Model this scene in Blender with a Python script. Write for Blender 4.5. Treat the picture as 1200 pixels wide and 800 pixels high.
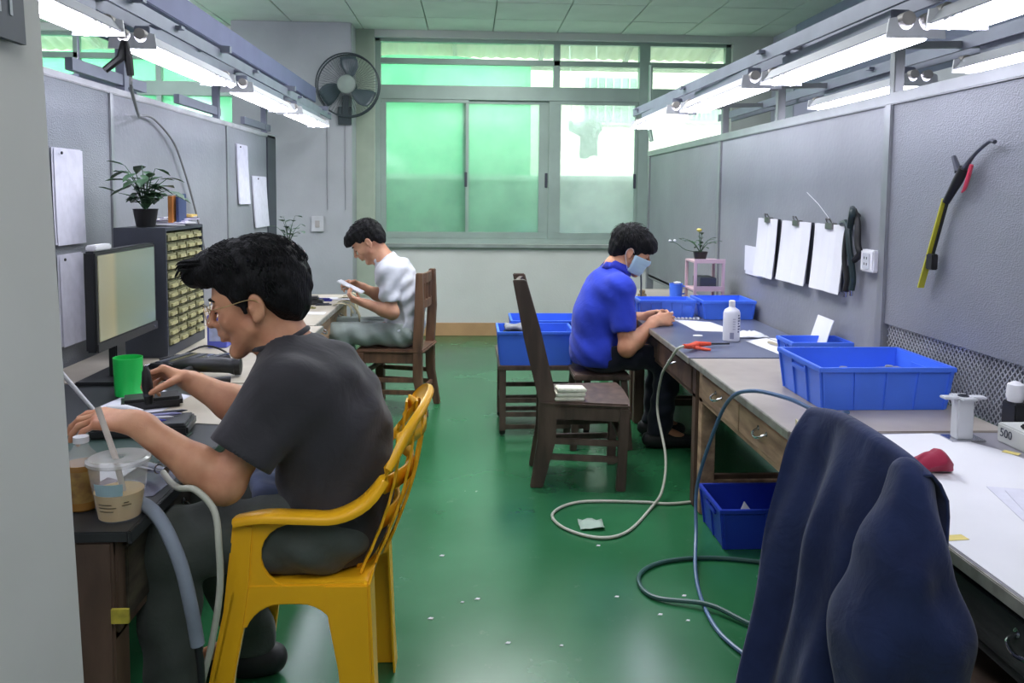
import bpy, bmesh, math, random
import numpy as np
from mathutils import Vector, Matrix, Euler
random.seed(7)
for o in list(bpy.data.objects): bpy.data.objects.remove(o)
scene = bpy.context.scene
COL = scene.collection
PI = math.pi

# ------------------------------------------------------------------ camera
cd = bpy.data.cameras.new('camera'); cam = bpy.data.objects.new('camera', cd); COL.objects.link(cam)
cd.sensor_width = 36; cd.lens = 28.5; cd.shift_y = -100/1200; cd.clip_start = .05
cam.matrix_world = Matrix(((0.9986661128718535, -0.0057010113048692485, -0.05131757468474185, 0),
    (-0.05073831212645289, 0.07589133160089065, -0.9958243466949391, 0),
    (0.009571764935525097, 0.9970997965389148, 0.07550084143950743, 1.35), (0, 0, 0, 1)))
scene.camera = cam
scene.view_settings.view_transform = 'Standard'
scene.view_settings.look = 'None'
scene.view_settings.gamma = 1
scene.view_settings.exposure = 0.28

# ------------------------------------------------------------------ daylight and added fill lights
w = bpy.data.worlds.new('sky'); scene.world = w; w.use_nodes = True
bg = w.node_tree.nodes['Background']; bg.inputs[0].default_value = (.86, .95, 1.0, 1); bg.inputs[1].default_value = 5.5
TUBE_STRENGTH = 14.0

def fill_area(name, loc, rot, sx, sy, power, color=(1, 1, 1)):
    l = bpy.data.lights.new(name, 'AREA'); l.shape = 'RECTANGLE'; l.size = sx; l.size_y = sy; l.energy = power; l.color = color
    o = bpy.data.objects.new(name, l); o.location = loc; o.rotation_euler = rot; COL.objects.link(o); return o
# unseen area fills added under the ceiling to brighten the room
fill_area('ceiling_fill', (0.1, -0.3, 2.8), (0, 0, 0), 1.6, 2.0, 34, (.95, .96, 1))
fill_area('ceiling_fill', (0.2, 4.9, 2.83), (0, 0, 0), .8, 3.0, 84, (.95, .97, 1))
def fill_point(loc, power, r, color):
    l = bpy.data.lights.new('aisle_fill', 'POINT'); l.shadow_soft_size = r; l.energy = power; l.color = color
    o = bpy.data.objects.new('aisle_fill', l); o.location = loc; COL.objects.link(o)
# unseen point fills added over the side aisles to lift ceiling and walls
fill_point((3.9, 3.2, 2.2), 40, .25, (.84, .86, 1)); fill_point((4.3, 6.0, 2.2), 30, .25, (.84, .87, 1))
fill_point((-3.1, 3.2, 2.2), 40, .25, (.84, .86, 1)); fill_point((-3.2, 5.8, 2.2), 38, .25, (.88, .9, 1))

# ------------------------------------------------------------------ materials
def lin(c):
    return tuple(((v/255)/12.92 if v/255 <= .04045 else ((v/255+.055)/1.055)**2.4) for v in c)
MATS = {}
def mat(name, rgb, rough=.6, metal=0, var=.12, scale=6, bump=0, bscale=None, spec=.5, trans=0, emit=0, stretch=None, rgb2=None, alpha=1, coat=0, detail=4):
    if name in MATS: return MATS[name]
    m = bpy.data.materials.new(name); m.use_nodes = True
    nt = m.node_tree; N = nt.nodes; L = nt.links; b = N['Principled BSDF']
    c = lin(rgb); c2 = lin(rgb2) if rgb2 else tuple(max(0, v*(1-var*2)) for v in c)
    tc = N.new('ShaderNodeTexCoord'); mp = N.new('ShaderNodeMapping'); L.new(tc.outputs['Object'], mp.inputs[0])
    if stretch: mp.inputs['Scale'].default_value = stretch
    n = N.new('ShaderNodeTexNoise'); n.inputs['Scale'].default_value = scale; n.inputs['Detail'].default_value = detail; L.new(mp.outputs[0], n.inputs[0])
    r = N.new('ShaderNodeValToRGB'); r.color_ramp.elements[0].position = .35; r.color_ramp.elements[1].position = .65
    r.color_ramp.elements[0].color = (*c2, 1); r.color_ramp.elements[1].color = (*c, 1)
    L.new(n.outputs[0], r.inputs[0]); L.new(r.outputs[0], b.inputs['Base Color'])
    b.inputs['Roughness'].default_value = rough; b.inputs['Metallic'].default_value = metal
    b.inputs['Specular IOR Level'].default_value = spec
    if trans: b.inputs['Transmission Weight'].default_value = trans
    if coat: b.inputs['Coat Weight'].default_value = coat; b.inputs['Coat Roughness'].default_value = .15
    if emit: b.inputs['Emission Color'].default_value = (*c, 1); b.inputs['Emission Strength'].default_value = emit
    if alpha < 1: b.inputs['Alpha'].default_value = alpha
    if bump:
        n2 = N.new('ShaderNodeTexNoise'); n2.inputs['Scale'].default_value = bscale or scale*4; n2.inputs['Detail'].default_value = 3; L.new(mp.outputs[0], n2.inputs[0])
        bp = N.new('ShaderNodeBump'); bp.inputs['Strength'].default_value = bump; bp.inputs['Distance'].default_value = .01
        L.new(n2.outputs[0], bp.inputs['Height']); L.new(bp.outputs[0], b.inputs['Normal'])
    MATS[name] = m; return m

def pane_mat(name, rgb, tr=.6, diffuse=(200, 220, 210), rough=.1):
    """glass that lets the outside through, with a share of frosting that scatters it"""
    m = bpy.data.materials.new(name); m.use_nodes = True; nt = m.node_tree; N = nt.nodes; L = nt.links
    N.remove(N['Principled BSDF']); out = N['Material Output']
    t = N.new('ShaderNodeBsdfTransparent'); t.inputs[0].default_value = (*lin(rgb), 1)
    d = N.new('ShaderNodeBsdfTranslucent'); d.inputs[0].default_value = (*lin(diffuse), 1)
    g = N.new('ShaderNodeBsdfGlossy'); g.inputs['Roughness'].default_value = rough; g.inputs[0].default_value = (.9, .9, .9, 1)
    n = N.new('ShaderNodeTexNoise'); n.inputs['Scale'].default_value = 3; n.inputs['Detail'].default_value = 6
    tc = N.new('ShaderNodeTexCoord'); L.new(tc.outputs['Object'], n.inputs[0])
    mr = N.new('ShaderNodeMapRange'); mr.inputs[1].default_value = .35; mr.inputs[2].default_value = .7
    mr.inputs[3].default_value = 1-tr-.06; mr.inputs[4].default_value = 1-tr+.06; L.new(n.outputs[0], mr.inputs[0])
    a = N.new('ShaderNodeMixShader'); L.new(mr.outputs[0], a.inputs[0]); L.new(t.outputs[0], a.inputs[1]); L.new(d.outputs[0], a.inputs[2])
    c = N.new('ShaderNodeMixShader'); c.inputs[0].default_value = .05; L.new(a.outputs[0], c.inputs[1]); L.new(g.outputs[0], c.inputs[2])
    L.new(c.outputs[0], out.inputs[0]); return m

def cloth_mat(name, rgb, rough=.85, weave=900, bump=.15, rgb2=None, var=.08):
    m = mat(name, rgb, rough, var=var, scale=9, rgb2=rgb2, spec=.25)
    nt = m.node_tree; N = nt.nodes; L = nt.links; b = N['Principled BSDF']
    n = N.new('ShaderNodeTexNoise'); n.inputs['Scale'].default_value = 14; n.inputs['Detail'].default_value = 5; n.inputs['Distortion'].default_value = .8
    tc = N.new('ShaderNodeTexCoord'); L.new(tc.outputs['Object'], n.inputs[0])
    bp = N.new('ShaderNodeBump'); bp.inputs['Strength'].default_value = bump; bp.inputs['Distance'].default_value = .03
    L.new(n.outputs[0], bp.inputs['Height']); L.new(bp.outputs[0], b.inputs['Normal'])
    b.inputs['Sheen Weight'].default_value = .15
    return m

def skin_mat(name, rgb, rgb2):
    m = mat(name, rgb, .5, rgb2=rgb2, scale=14, bump=.05, bscale=220, spec=.4)
    b = m.node_tree.nodes['Principled BSDF']
    b.inputs['Subsurface Weight'].default_value = .12; b.inputs['Subsurface Radius'].default_value = (.012, .005, .003); b.inputs['Subsurface Scale'].default_value = .5
    return m

# ------------------------------------------------------------------ mesh builder
class MB:
    def __init__(s): s.v = []; s.f = []
    def add(s, vs, fs):
        n = len(s.v); s.v += [tuple(v) for v in vs]; s.f += [tuple(i+n for i in f) for f in fs]; return s
    def box(s, x0, x1, y0, y1, z0, z1, M=None):
        vs = [Vector((x, y, z)) for z in (z0, z1) for y in (y0, y1) for x in (x0, x1)]
        if M: vs = [M @ v for v in vs]
        return s.add(vs, [(0, 2, 3, 1), (4, 5, 7, 6), (0, 1, 5, 4), (2, 6, 7, 3), (0, 4, 6, 2), (1, 3, 7, 5)])
    def bar(s, a, b, wx, wy, up=(0, 0, 1)):
        a = Vector(a); b = Vector(b); d = b-a; L = d.length; z = d.normalized(); u = Vector(up)
        if abs(z.dot(u)) > .98: u = Vector((0, 1, 0))
        x = u.cross(z).normalized(); y = z.cross(x)
        M = Matrix((x, y, z)).transposed().to_4x4(); M.translation = a
        return s.box(-wx/2, wx/2, -wy/2, wy/2, 0, L, M)
    def tube(s, pts, r, n=8, smooth=0, cap=True, flat=1):
        pts = [Vector(p) for p in pts]
        rs = list(r) if hasattr(r, '__len__') else [r]*len(pts)
        if smooth and len(pts) > 2:
            P = [pts[0]*2-pts[1]]+pts+[pts[-1]*2-pts[-2]]; np_, nr = [], []
            for i in range(1, len(P)-2):
                for k in range(smooth):
                    t = k/smooth; a, b, c, d = P[i-1:i+3]
                    np_.append(.5*((2*b)+(c-a)*t+(2*a-5*b+4*c-d)*t*t+(3*b-a-3*c+d)*t**3)); nr.append(rs[i-1]*(1-t)+rs[i]*t)
            pts = np_+[pts[-1]]; rs = nr+[rs[-1]]
        t0 = (pts[1]-pts[0]).normalized(); u = Vector((0, 0, 1)) if abs(t0.z) < .9 else Vector((1, 0, 0))
        x = (u-t0*u.dot(t0)).normalized(); vs = []; fs = []
        for i, p in enumerate(pts):
            t = (pts[min(i+1, len(pts)-1)]-pts[max(i-1, 0)]).normalized(); x = (x-t*x.dot(t)).normalized(); y = t.cross(x)
            for k in range(n):
                a = 2*PI*k/n; vs.append(p+(x*math.cos(a)*flat+y*math.sin(a))*rs[i])
        for i in range(len(pts)-1):
            for k in range(n): fs.append((i*n+k, i*n+(k+1) % n, (i+1)*n+(k+1) % n, (i+1)*n+k))
        if cap: fs.append(tuple(range(n))[::-1]); fs.append(tuple((len(pts)-1)*n+k for k in range(n)))
        return s.add(vs, fs)
    def lathe(s, prof, c=(0, 0, 0), n=24, M=None, cap=True):
        vs = []; fs = []
        for r, z in prof:
            for k in range(n):
                a = 2*PI*k/n; v = Vector((r*math.cos(a), r*math.sin(a), z))
                if M: v = M @ v
                vs.append(v+Vector(c))
        for i in range(len(prof)-1):
            for k in range(n): fs.append((i*n+k, i*n+(k+1) % n, (i+1)*n+(k+1) % n, (i+1)*n+k))
        if cap: fs.append(tuple(range(n))[::-1]); fs.append(tuple((len(prof)-1)*n+k for k in range(n)))
        return s.add(vs, fs)
    def prism(s, poly, t, M=None):
        """poly in local xy, extruded 0..t in local z"""
        n = len(poly); vs = [Vector((x, y, z)) for z in (0, t) for x, y in poly]
        if M: vs = [M @ v for v in vs]
        return s.add(vs, [tuple(range(n))[::-1], tuple(range(n, 2*n))]+[(i, (i+1) % n, n+(i+1) % n, n+i) for i in range(n)])
    def grid(s, rows, closed=False):
        m = len(rows[0]); vs = [v for r in rows for v in r]; fs = []
        for i in range(len(rows)-1):
            for k in range(m if closed else m-1): fs.append((i*m+k, i*m+(k+1) % m, (i+1)*m+(k+1) % m, (i+1)*m+k))
        return s.add(vs, fs)
    def build(s, name, m, parent=None, bevel=0, smooth=False, solid=0, sub=0, origin=None, angle=40):
        me = bpy.data.meshes.new(name)
        vs = s.v
        o_ = Vector((0, 0, 0))
        if origin is not None: o_ = Vector(origin); vs = [Vector(v)-o_ for v in vs]
        me.from_pydata([tuple(v) for v in vs], [], s.f); me.update()
        bm = bmesh.new(); bm.from_mesh(me); bmesh.ops.recalc_face_normals(bm, faces=bm.faces)
        if bevel:
            es = [e for e in bm.edges if len(e.link_faces) == 2 and e.calc_face_angle(0) > .6]
            bmesh.ops.bevel(bm, geom=es, offset=bevel, segments=2, affect='EDGES', clamp_overlap=True)
        bm.to_mesh(me); bm.free()
        me.materials.append(m)
        o = bpy.data.objects.new(name, me); COL.objects.link(o); o.location = o_
        if parent: o.parent = parent; 
        if parent and origin is not None: pass
        if smooth or bevel:
            me.shade_smooth(); me.set_sharp_from_angle(angle=math.radians(angle))
        if sub: md = o.modifiers.new('s', 'SUBSURF'); md.levels = sub; md.render_levels = sub
        if solid: md = o.modifiers.new('t', 'SOLIDIFY'); md.thickness = solid; md.offset = 0
        return o
def tag(o, label=None, cat=None, group=None, kind=None):
    if label: o['label'] = label
    if cat: o['category'] = cat
    if group: o['group'] = group
    if kind: o['kind'] = kind
    return o
def thing(name, loc, label, cat, group=None, rz=0):
    o = bpy.data.objects.new(name, None); COL.objects.link(o); o.location = loc; o.rotation_euler = (0, 0, rz); o.empty_display_size = .1
    return tag(o, label, cat, group)
def dup(root, loc=None, rz=None, label=None, group=None, scale=None):
    def cp(o, parent):
        c = o.copy(); COL.objects.link(c); c.parent = parent
        for ch in list(o.children): cp(ch, c)
        return c
    r = cp(root, None)
    if loc is not None: r.location = loc
    if rz is not None: r.rotation_euler = (0, 0, rz)
    if scale is not None: r.scale = scale
    if label: r['label'] = label
    if group: r['group'] = group
    return r
def struct(name, mb, m, parent=None, **k):
    o = mb.build(name, m, parent, **k)
    if not parent: o['kind'] = 'structure'
    return o
def one(name, mb, m, label, cat, group=None, **k):
    return tag(mb.build(name, m, None, **k), label, cat, group)
def text_mesh(txt, size, m, M, name='lettering', parent=None, extrude=.0006):
    cu = bpy.data.curves.new(name, 'FONT'); cu.body = txt; cu.size = size; cu.extrude = extrude; cu.align_x = 'CENTER'; cu.align_y = 'CENTER'; cu.resolution_u = 2
    t = bpy.data.objects.new(name, cu); COL.objects.link(t)
    dg = bpy.context.evaluated_depsgraph_get(); me = bpy.data.meshes.new_from_object(t.evaluated_get(dg)); bpy.data.objects.remove(t)
    me.transform(M); me.materials.clear(); me.materials.append(m)
    o = bpy.data.objects.new(name, me); COL.objects.link(o); o.parent = parent
    return o
def frameM(origin, x, y):
    x = Vector(x).normalized(); y = Vector(y); y = (y-x*x.dot(y)).normalized(); z = x.cross(y)
    M = Matrix((x, y, z)).transposed().to_4x4(); M.translation = Vector(origin); return M

# palette
m_wall = mat('wall_paint', (214, 216, 210), .85, var=.05, scale=1.6, bump=.12, bscale=60)
m_pillar = mat('pillar_paint', (178, 180, 184), .85, var=.07, scale=2.2, bump=.1, bscale=50)
m_sidewall = mat('side_wall_paint', (196, 198, 212), .85, var=.05, scale=1.6)
m_column = mat('column_paint', (206, 206, 200), .8, var=.03, scale=3, bump=.05, bscale=20)
m_tile = mat('ceiling_tile', (222, 228, 218), .9, var=.04, scale=3)
m_frame = mat('window_aluminium', (164, 182, 172), .45, metal=.35, var=.06, scale=5)
m_part = mat('partition_sheet', (148, 150, 157), .55, metal=.25, var=.07, scale=2.2, bump=.15, bscale=35)
m_post = mat('partition_post', (150, 152, 156), .4, metal=.5, var=.06, scale=8)
m_steel = mat('rig_steel', (136, 140, 156), .5, metal=.4, var=.08, scale=6)
m_reflector = mat('lamp_reflector', (215, 216, 222), .4, var=.03)
m_tube = mat('fluorescent_tube', (240, 240, 255), .3, var=0, emit=TUBE_STRENGTH)
m_holder = mat('lamp_holder', (176, 170, 166), .5)
m_darkplastic = mat('dark_plastic', (38, 39, 42), .4, var=.1)
m_black = mat('black_rubber', (22, 22, 24), .5, var=.1)
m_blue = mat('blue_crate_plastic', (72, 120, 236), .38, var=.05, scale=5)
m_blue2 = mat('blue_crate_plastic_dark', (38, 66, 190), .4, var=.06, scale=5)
m_wood = mat('desk_wood', (116, 92, 74), .6, rgb2=(78, 60, 50), scale=5, stretch=(6, 1, 6), bump=.1, detail=8)
m_wood2 = mat('desk_wood_dark', (110, 86, 72), .6, rgb2=(74, 58, 50), scale=5, stretch=(2, 2, .6), bump=.1, detail=8)
m_chairwood = mat('chair_wood', (124, 90, 68), .55, rgb2=(86, 62, 50), scale=7, stretch=(3, 3, .5), detail=8)
m_chairwood_d = mat('chair_wood_dark', (98, 80, 70), .5, rgb2=(68, 54, 48), scale=7, stretch=(3, 3, .5), detail=8)
m_top = mat('desk_laminate', (176, 168, 158), .35, rgb2=(150, 140, 132), scale=3, detail=8)
m_top_l = mat('desk_laminate_cream', (196, 188, 172), .4, rgb2=(166, 156, 140), scale=3, detail=8)
m_topedge = mat('worn_metal_edge', (170, 168, 158), .45, metal=.4, var=.2, scale=20)
m_paper = mat('white_paper', (222, 222, 226), .8, var=.03, scale=4)
m_paper2 = mat('print_paper', (214, 214, 226), .8, var=.05, scale=25)
m_chrome = mat('chrome', (200, 200, 205), .2, metal=1, var=.03)
m_green = mat('green_plastic', (30, 196, 84), .4, var=.03)
m_leaf = mat('leaf', (70, 104, 72), .5, rgb2=(44, 74, 50), scale=10)
m_pink = mat('pink_plastic', (206, 176, 180), .5, var=.04)
m_dkgrey = mat('dark_grey_metal', (70, 74, 84), .5, metal=.2, var=.06)

# ================================================================== SETTING
# floor: green epoxy paint
def floor_mat():
    m = bpy.data.materials.new('green_epoxy'); m.use_nodes = True; nt = m.node_tree; N = nt.nodes; L = nt.links; b = N['Principled BSDF']
    tc = N.new('ShaderNodeTexCoord')
    n = N.new('ShaderNodeTexNoise'); n.inputs['Scale'].default_value = 1.3; n.inputs['Detail'].default_value = 7; L.new(tc.outputs['Object'], n.inputs[0])
    r = N.new('ShaderNodeValToRGB'); e = r.color_ramp.elements; e[0].position = .3; e[1].position = .72
    e[0].color = (*lin((30, 92, 54)), 1); e[1].color = (*lin((50, 116, 76)), 1); L.new(n.outputs[0], r.inputs[0])
    v = N.new('ShaderNodeTexNoise'); v.inputs['Scale'].default_value = 9; v.inputs['Detail'].default_value = 8; v.inputs['Roughness'].default_value = .7; L.new(tc.outputs['Object'], v.inputs[0])
    r2 = N.new('ShaderNodeValToRGB'); r2.color_ramp.elements[0].position = .62; r2.color_ramp.elements[1].position = .8
    r2.color_ramp.elements[0].color = (0, 0, 0, 1); r2.color_ramp.elements[1].color = (.35, .35, .35, 1); L.new(v.outputs[0], r2.inputs[0])
    mx = N.new('ShaderNodeMix'); mx.data_type = 'RGBA'; L.new(r2.outputs[0], mx.inputs[0]); L.new(r.outputs[0], mx.inputs[6]); mx.inputs[7].default_value = (*lin((120, 150, 128)), 1)
    L.new(mx.outputs[2], b.inputs['Base Color'])
    mr = N.new('ShaderNodeMapRange'); mr.inputs[3].default_value = .14; mr.inputs[4].default_value = .36; L.new(n.outputs[0], mr.inputs[0]); L.new(mr.outputs[0], b.inputs['Roughness'])
    bp = N.new('ShaderNodeBump'); bp.inputs['Strength'].default_value = .05; L.new(v.outputs[0], bp.inputs['Height']); L.new(bp.outputs[0], b.inputs['Normal'])
    b.inputs['Specular IOR Level'].default_value = .6
    return m
XL, XR, YB, YF, ZC = -4.6, 5.2, 7.7, -2.6, 2.87
f = MB(); f.box(XL, XR, YF, YB+.25, -.1, 0); struct('floor', f, floor_mat())
f = MB(); f.box(XL-.2, XR+.2, YF-.2, YB+.3, ZC+.02, ZC+.12); ceil = struct('ceiling', f, mat('ceiling_grid_gap', (150, 156, 150), .9))
# ceiling tiles, each a piece (the ones around the view), coarser boards farther away
tm = MB(); tm.box(-.296, .296, -.296, .296, -.012, .012); t0 = tm.build('ceiling_tile', m_tile, None, bevel=.003)
tiles = []
nx = int((XR-XL)/.6)+1
for j in range(7):
    for i in range(nx):
        tiles.append((XL+.3+i*.6, YB-.25-j*.6))
for k, (x, y) in enumerate(tiles):
    o = t0 if k == 0 else t0.copy()
    if k: COL.objects.link(o)
    o.location = (x, y, ZC+.008+random.uniform(-.002, .002)); o.parent = ceil
f = MB()
y = YB-.25-7*.6
while y > YF:
    for i in range(nx): f.box(XL+.004+i*.6, XL+.596+i*.6, y-.296, y+.296, ZC-.004, ZC+.02)
    y -= .6
o = f.build('ceiling_tiles', m_tile, ceil); o['kind'] = 'stuff'

# back wall with the two window openings
WZ0, WZ1 = .88, 2.80
WA0, WA1 = -.90, 2.48           # main window
WB0, WB1 = -4.4, -2.13          # window beyond the left partition
f = MB(); YT = YB+.24
f.box(XL-.2, XR+.2, YB, YT, 0, WZ0); f.box(XL-.2, XR+.2, YB, YT, WZ1, ZC+.1)
f.box(XL-.2, WB0, YB, YT, WZ0, WZ1); f.box(WB1, WA0, YB, YT, WZ0, WZ1); f.box(WA1, XR+.2, YB, YT, WZ0, WZ1)
struct('wall_back', f, m_wall)
f = MB(); f.box(XL-.2, XL, YF, YB, 0, ZC+.05); struct('wall_left', f, m_sidewall)
f = MB(); f.box(XR, XR+.2, YF, YB, 0, ZC+.05); struct('wall_right', f, m_sidewall)
f = MB(); f.box(XL-.2, XR+.2, YF-.2, YF, 0, ZC+.05); struct('wall_rear', f, m_sidewall)
f = MB(); f.box(-2.13, -1.07, 7.42, YB, 0, ZC); struct('wall_pillar_left', f, m_pillar, bevel=.008)
f = MB(); f.box(2.86, 3.7, 7.15, YB, 0, ZC); struct('wall_pillar_right', f, m_sidewall, bevel=.008)
f = MB(); f.box(2.86, 3.4, YF, 7.145, 2.28, ZC+.01); struct('trim_3', f, mat('beam_paint', (150, 154, 180), .8, var=.04), bevel=.008)
# foreground column at the left edge, slightly out of plumb
f = MB()
vs = []
for z, xe, yf in ((0, -.563, 1.22), (ZC, -.656, 1.22)):
    vs += [(-1.6, .25, z), (xe+.02, .25, z), (xe, yf, z), (-1.6, yf, z)]
f.add(vs, [(3, 2, 1, 0), (4, 5, 6, 7), (0, 1, 5, 4), (1, 2, 6, 5), (2, 3, 7, 6), (3, 0, 4, 7)])
struct('wall_column_near', f, m_column, bevel=.01)
# baseboard: strip of bare board under the window
f = MB(); f.box(-1.07, 2.6, YB-.018, YB, .0, .125); struct('baseboard_back', f, mat('bare_board', (198, 158, 112), .7, var=.08, scale=4), bevel=.003)
f = MB(); f.box(-1.05, 2.7, YB-.05, YB, WZ0-.035, WZ0); struct('trim_1', f, mat('sill_paint', (150, 160, 154), .6), bevel=.004)
f = MB(); f.box(-1.07, -.9, YB-.012, YB, WZ0-.5, ZC); struct('trim_2', f, mat('green_tinted_paint', (178, 190, 172), .7, var=.05))

m_frost = pane_mat('frosted_glass', (228, 245, 236), .56, (206, 236, 220))
m_clear = pane_mat('clear_glass', (236, 246, 240), .90, (225, 238, 230), .4)
m_frost2 = pane_mat('frosted_glass_pale', (244, 250, 248), .66, (236, 244, 242))
def window(name, x0, x1, full):
    y = YB+.10
    f = MB(); fr = .05
    f.box(x0, x1, y-.04, y+.04, WZ0, WZ0+fr); f.box(x0, x1, y-.04, y+.04, WZ1-.03, WZ1)
    f.box(x0, x0+fr, y-.04, y+.04, WZ0, WZ1); f.box(x1-fr, x1, y-.04, y+.04, WZ0, WZ1)
    win = f.build(name, m_frame, None, bevel=.004); win['kind'] = 'structure'
    def bar(nm, a, b, c, d, dy=.035):
        g = MB(); g.box(a, b, y-dy, y+dy, c, d); return g.build(nm, m_frame, win, bevel=.003)
    bar('transom', x0, x1, 2.24, 2.37, .045)
    bar('glazing_bar', x0, x1, 2.57, 2.62)
    def pane(a, b, c, d, m, yy=0):
        g = MB(); g.box(a, b, y+yy-.003, y+yy+.003, c, d); return g.build('pane', m, win)
    if full:
        bar('mullion', .78, .84, 2.37, WZ1-.02); bar('mullion', 1.60, 1.70, WZ0+.05, WZ1-.02, .05); bar('mullion', .742, .80, WZ0+.05, 2.24, .034)
        for a, b in ((x0+fr, .78), (.84, 1.60), (1.70, x1-fr)):
            pane(a, b, 2.62, WZ1-.03, m_clear); pane(a, b, 2.37, 2.57, m_clear)
        pane(1.70, x1-fr, WZ0+fr, 2.24, m_frost2)
        # three sliding sashes
        for k, (a, b, mm) in enumerate(((x0+fr, -.02, m_frost), (-.08, .75, m_frost), (.79, 1.60, m_frost2))):
            yy = -.018 if k != 1 else .018
            g = MB(); t = .05
            g.box(a, b, y+yy-.015, y+yy+.015, WZ0+fr, WZ0+fr+t+.01); g.box(a, b, y+yy-.015, y+yy+.015, 2.21, 2.24)
            g.box(a, a+(t+.015 if k == 2 else t), y+yy-.0155, y+yy+.0155, WZ0+fr+t+.0105, 2.2095); g.box(b-(t+.05 if k == 1 else .03), b, y+yy-.0155, y+yy+.0155, WZ0+fr+t+.0105, 2.2095)
            s = g.build('sash', m_frame, win, bevel=.003)
            g = MB(); g.box(a+.02, b-.02, y+yy-.003, y+yy+.003, WZ0+fr+.02, 2.23); g.build('pane', mm, s)
            g = MB(); g.box(b-.04, b-.015, y+yy-.03, y+yy-.014, 1.42, 1.56); g.build('latch', m_dkgrey, s, bevel=.003)
    else:
        xs = [x0+fr+i*(x1-x0-fr)/3 for i in range(4)]
        for i in range(3):
            if i: bar('mullion', xs[i]-.05, xs[i], WZ0, WZ1)
            for c, d, mm in ((2.62, WZ1-.03, m_clear), (2.37, 2.57, m_clear), (WZ0+fr, 2.24, m_frost)): pane(xs[i], xs[i+1]-.05, c, d, mm)
window('window_1', WA0, WA1, True)
window('window_2', WB0, WB1, False)

# ---------------------------------------------------------------- outside
f = MB(); f.box(-12, 14, YT, 30, -.3, -.15); struct('ground_outside', f, mat('outdoor_concrete', (176, 180, 176), .9))
mn = mat('green_netting', (120, 226, 166), .8, var=.1, scale=2.2, bump=.2, bscale=9)
mn.node_tree.nodes['Principled BSDF'].inputs['Subsurface Weight'].default_value = 0
rows = []
for i in range(13):
    z = 1.0+i*.165; rows.append([(x, 9.9+.05*math.sin(x*3.1+i*.5)+.03*math.sin(x*9), z-.02*math.sin(x*2)) for x in np.linspace(-7, .72, 70)])
one('safety_netting', MB().grid(rows), mn, 'bright green netting sheet hung outside behind the window', 'netting', solid=.004, smooth=True)
# low parapet outside
f = MB(); f.box(-7, .62, 8.75, 8.95, -.15, 1.50)
one('parapet', f, mat('parapet_green', (36, 110, 86), .8, var=.08), 'dull green parapet wall outside the two left window sashes', 'wall', bevel=.01)
f = MB(); f.box(.62, 8, 8.75, 8.95, -.15, 1.50)
one('parapet', f, mat('parapet_grey', (142, 152, 154), .8, var=.06), 'grey parapet wall outside the right window sash', 'wall', bevel=.01)
f = MB(); f.box(-7, 8, 8.66, 9.0, 1.501, 1.56)
one('coping', f, mat('coping_pale', (244, 250, 244), .8), 'pale coping ledge along the top of the outside parapet', 'ledge', bevel=.01)
# awning
aw = thing('awning', (0, 9.1, 3.0), 'pale corrugated awning roof outside above the green netting', 'awning')
aw.location = (0, 0, 0)
rows = []
for y, z in ((9.0, 3.42), (10.2, 3.04)):
    rows.append([(x, y, z+.010*math.sin(x*2*PI/.14)) for x in np.linspace(-7, 8, 460)])
MB().grid(rows).build('corrugated_sheet', mat('awning_sheet', (214, 216, 196), .7, var=.04), aw, solid=.004, smooth=True)
for k in range(14):
    g = MB(); g.bar((-6.5+k*1.05, 9.0, 3.33), (-6.5+k*1.05, 10.2, 2.98), .05, .05); g.build('rafter', mat('awning_rafter', (188, 190, 172), .7), aw)
g = MB(); g.box(-7, 8, 10.17, 10.24, 2.9, 2.98); g.build('beam', MATS['awning_rafter'], aw)
# building across the way
bd = thing('building', (3, 13, 0), 'cream apartment building seen through the upper window panes', 'building'); bd.location = (0, 0, 0)
f = MB(); f.box(-9, 12, 13.3, 13.5, -.15, 6); f.build('facade', mat('cream_facade', (236, 232, 206), .85, var=.05), bd)
for x0, x1, z0, z1 in ((1.85, 2.75, 2.55, 3.25), (3.55, 4.1, 2.6, 3.2), (4.9, 5.5, 2.3, 3.4)):
    f = MB(); f.box(x0-.05, x1+.05, 13.22, 13.3, z0-.05, z1+.05); wf = f.build('window_frame', mat('facade_frame', (208, 212, 200), .7), bd)
    f = MB(); f.box(x0, x1, 13.2, 13.225, z0, z1); f.build('window_glass', mat('facade_glass', (150, 172, 160), .2), wf)
    for i in range(7):
        xx = x0+(x1-x0)*(i+.5)/7; f = MB(); f.box(xx-.012, xx+.012, 13.17, 13.2, z0, z1); f.build('window_bar', mat('facade_bar', (196, 204, 190), .6), wf)
f = MB(); f.box(4.45, 4.62, 12.9, 13.2, -.1, 4.5); f.build('drain_column', mat('facade_column', (170, 164, 134), .8), bd)
# white cloth hung outside behind the right sash
rows = []
for i in range(8):
    z = 2.14-i*.055; rows.append([(1.03+.35*t*(1 if i < 3 else .55)+(.12 if i > 2 else 0), 8.6+.02*math.sin(t*9+i), z-.02*math.sin(t*6)) for t in np.linspace(0, 1, 12)])
hc_ = one('hanging_cloth', MB().grid(rows), mat('grey_cloth_outside', (196, 206, 198), .9, var=.12, scale=12), 'crumpled pale cloth hanging outside the right window sash', 'cloth', solid=.006, smooth=True)

for x in (1.06, 1.35):
    g = MB(); g.tube([(x, 8.6, 2.13), (x, 8.75, 2.6), (x, 9.02, 3.41)], .004, 5); g.build('string', MATS['grey_cloth_outside'], hc_)
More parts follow.
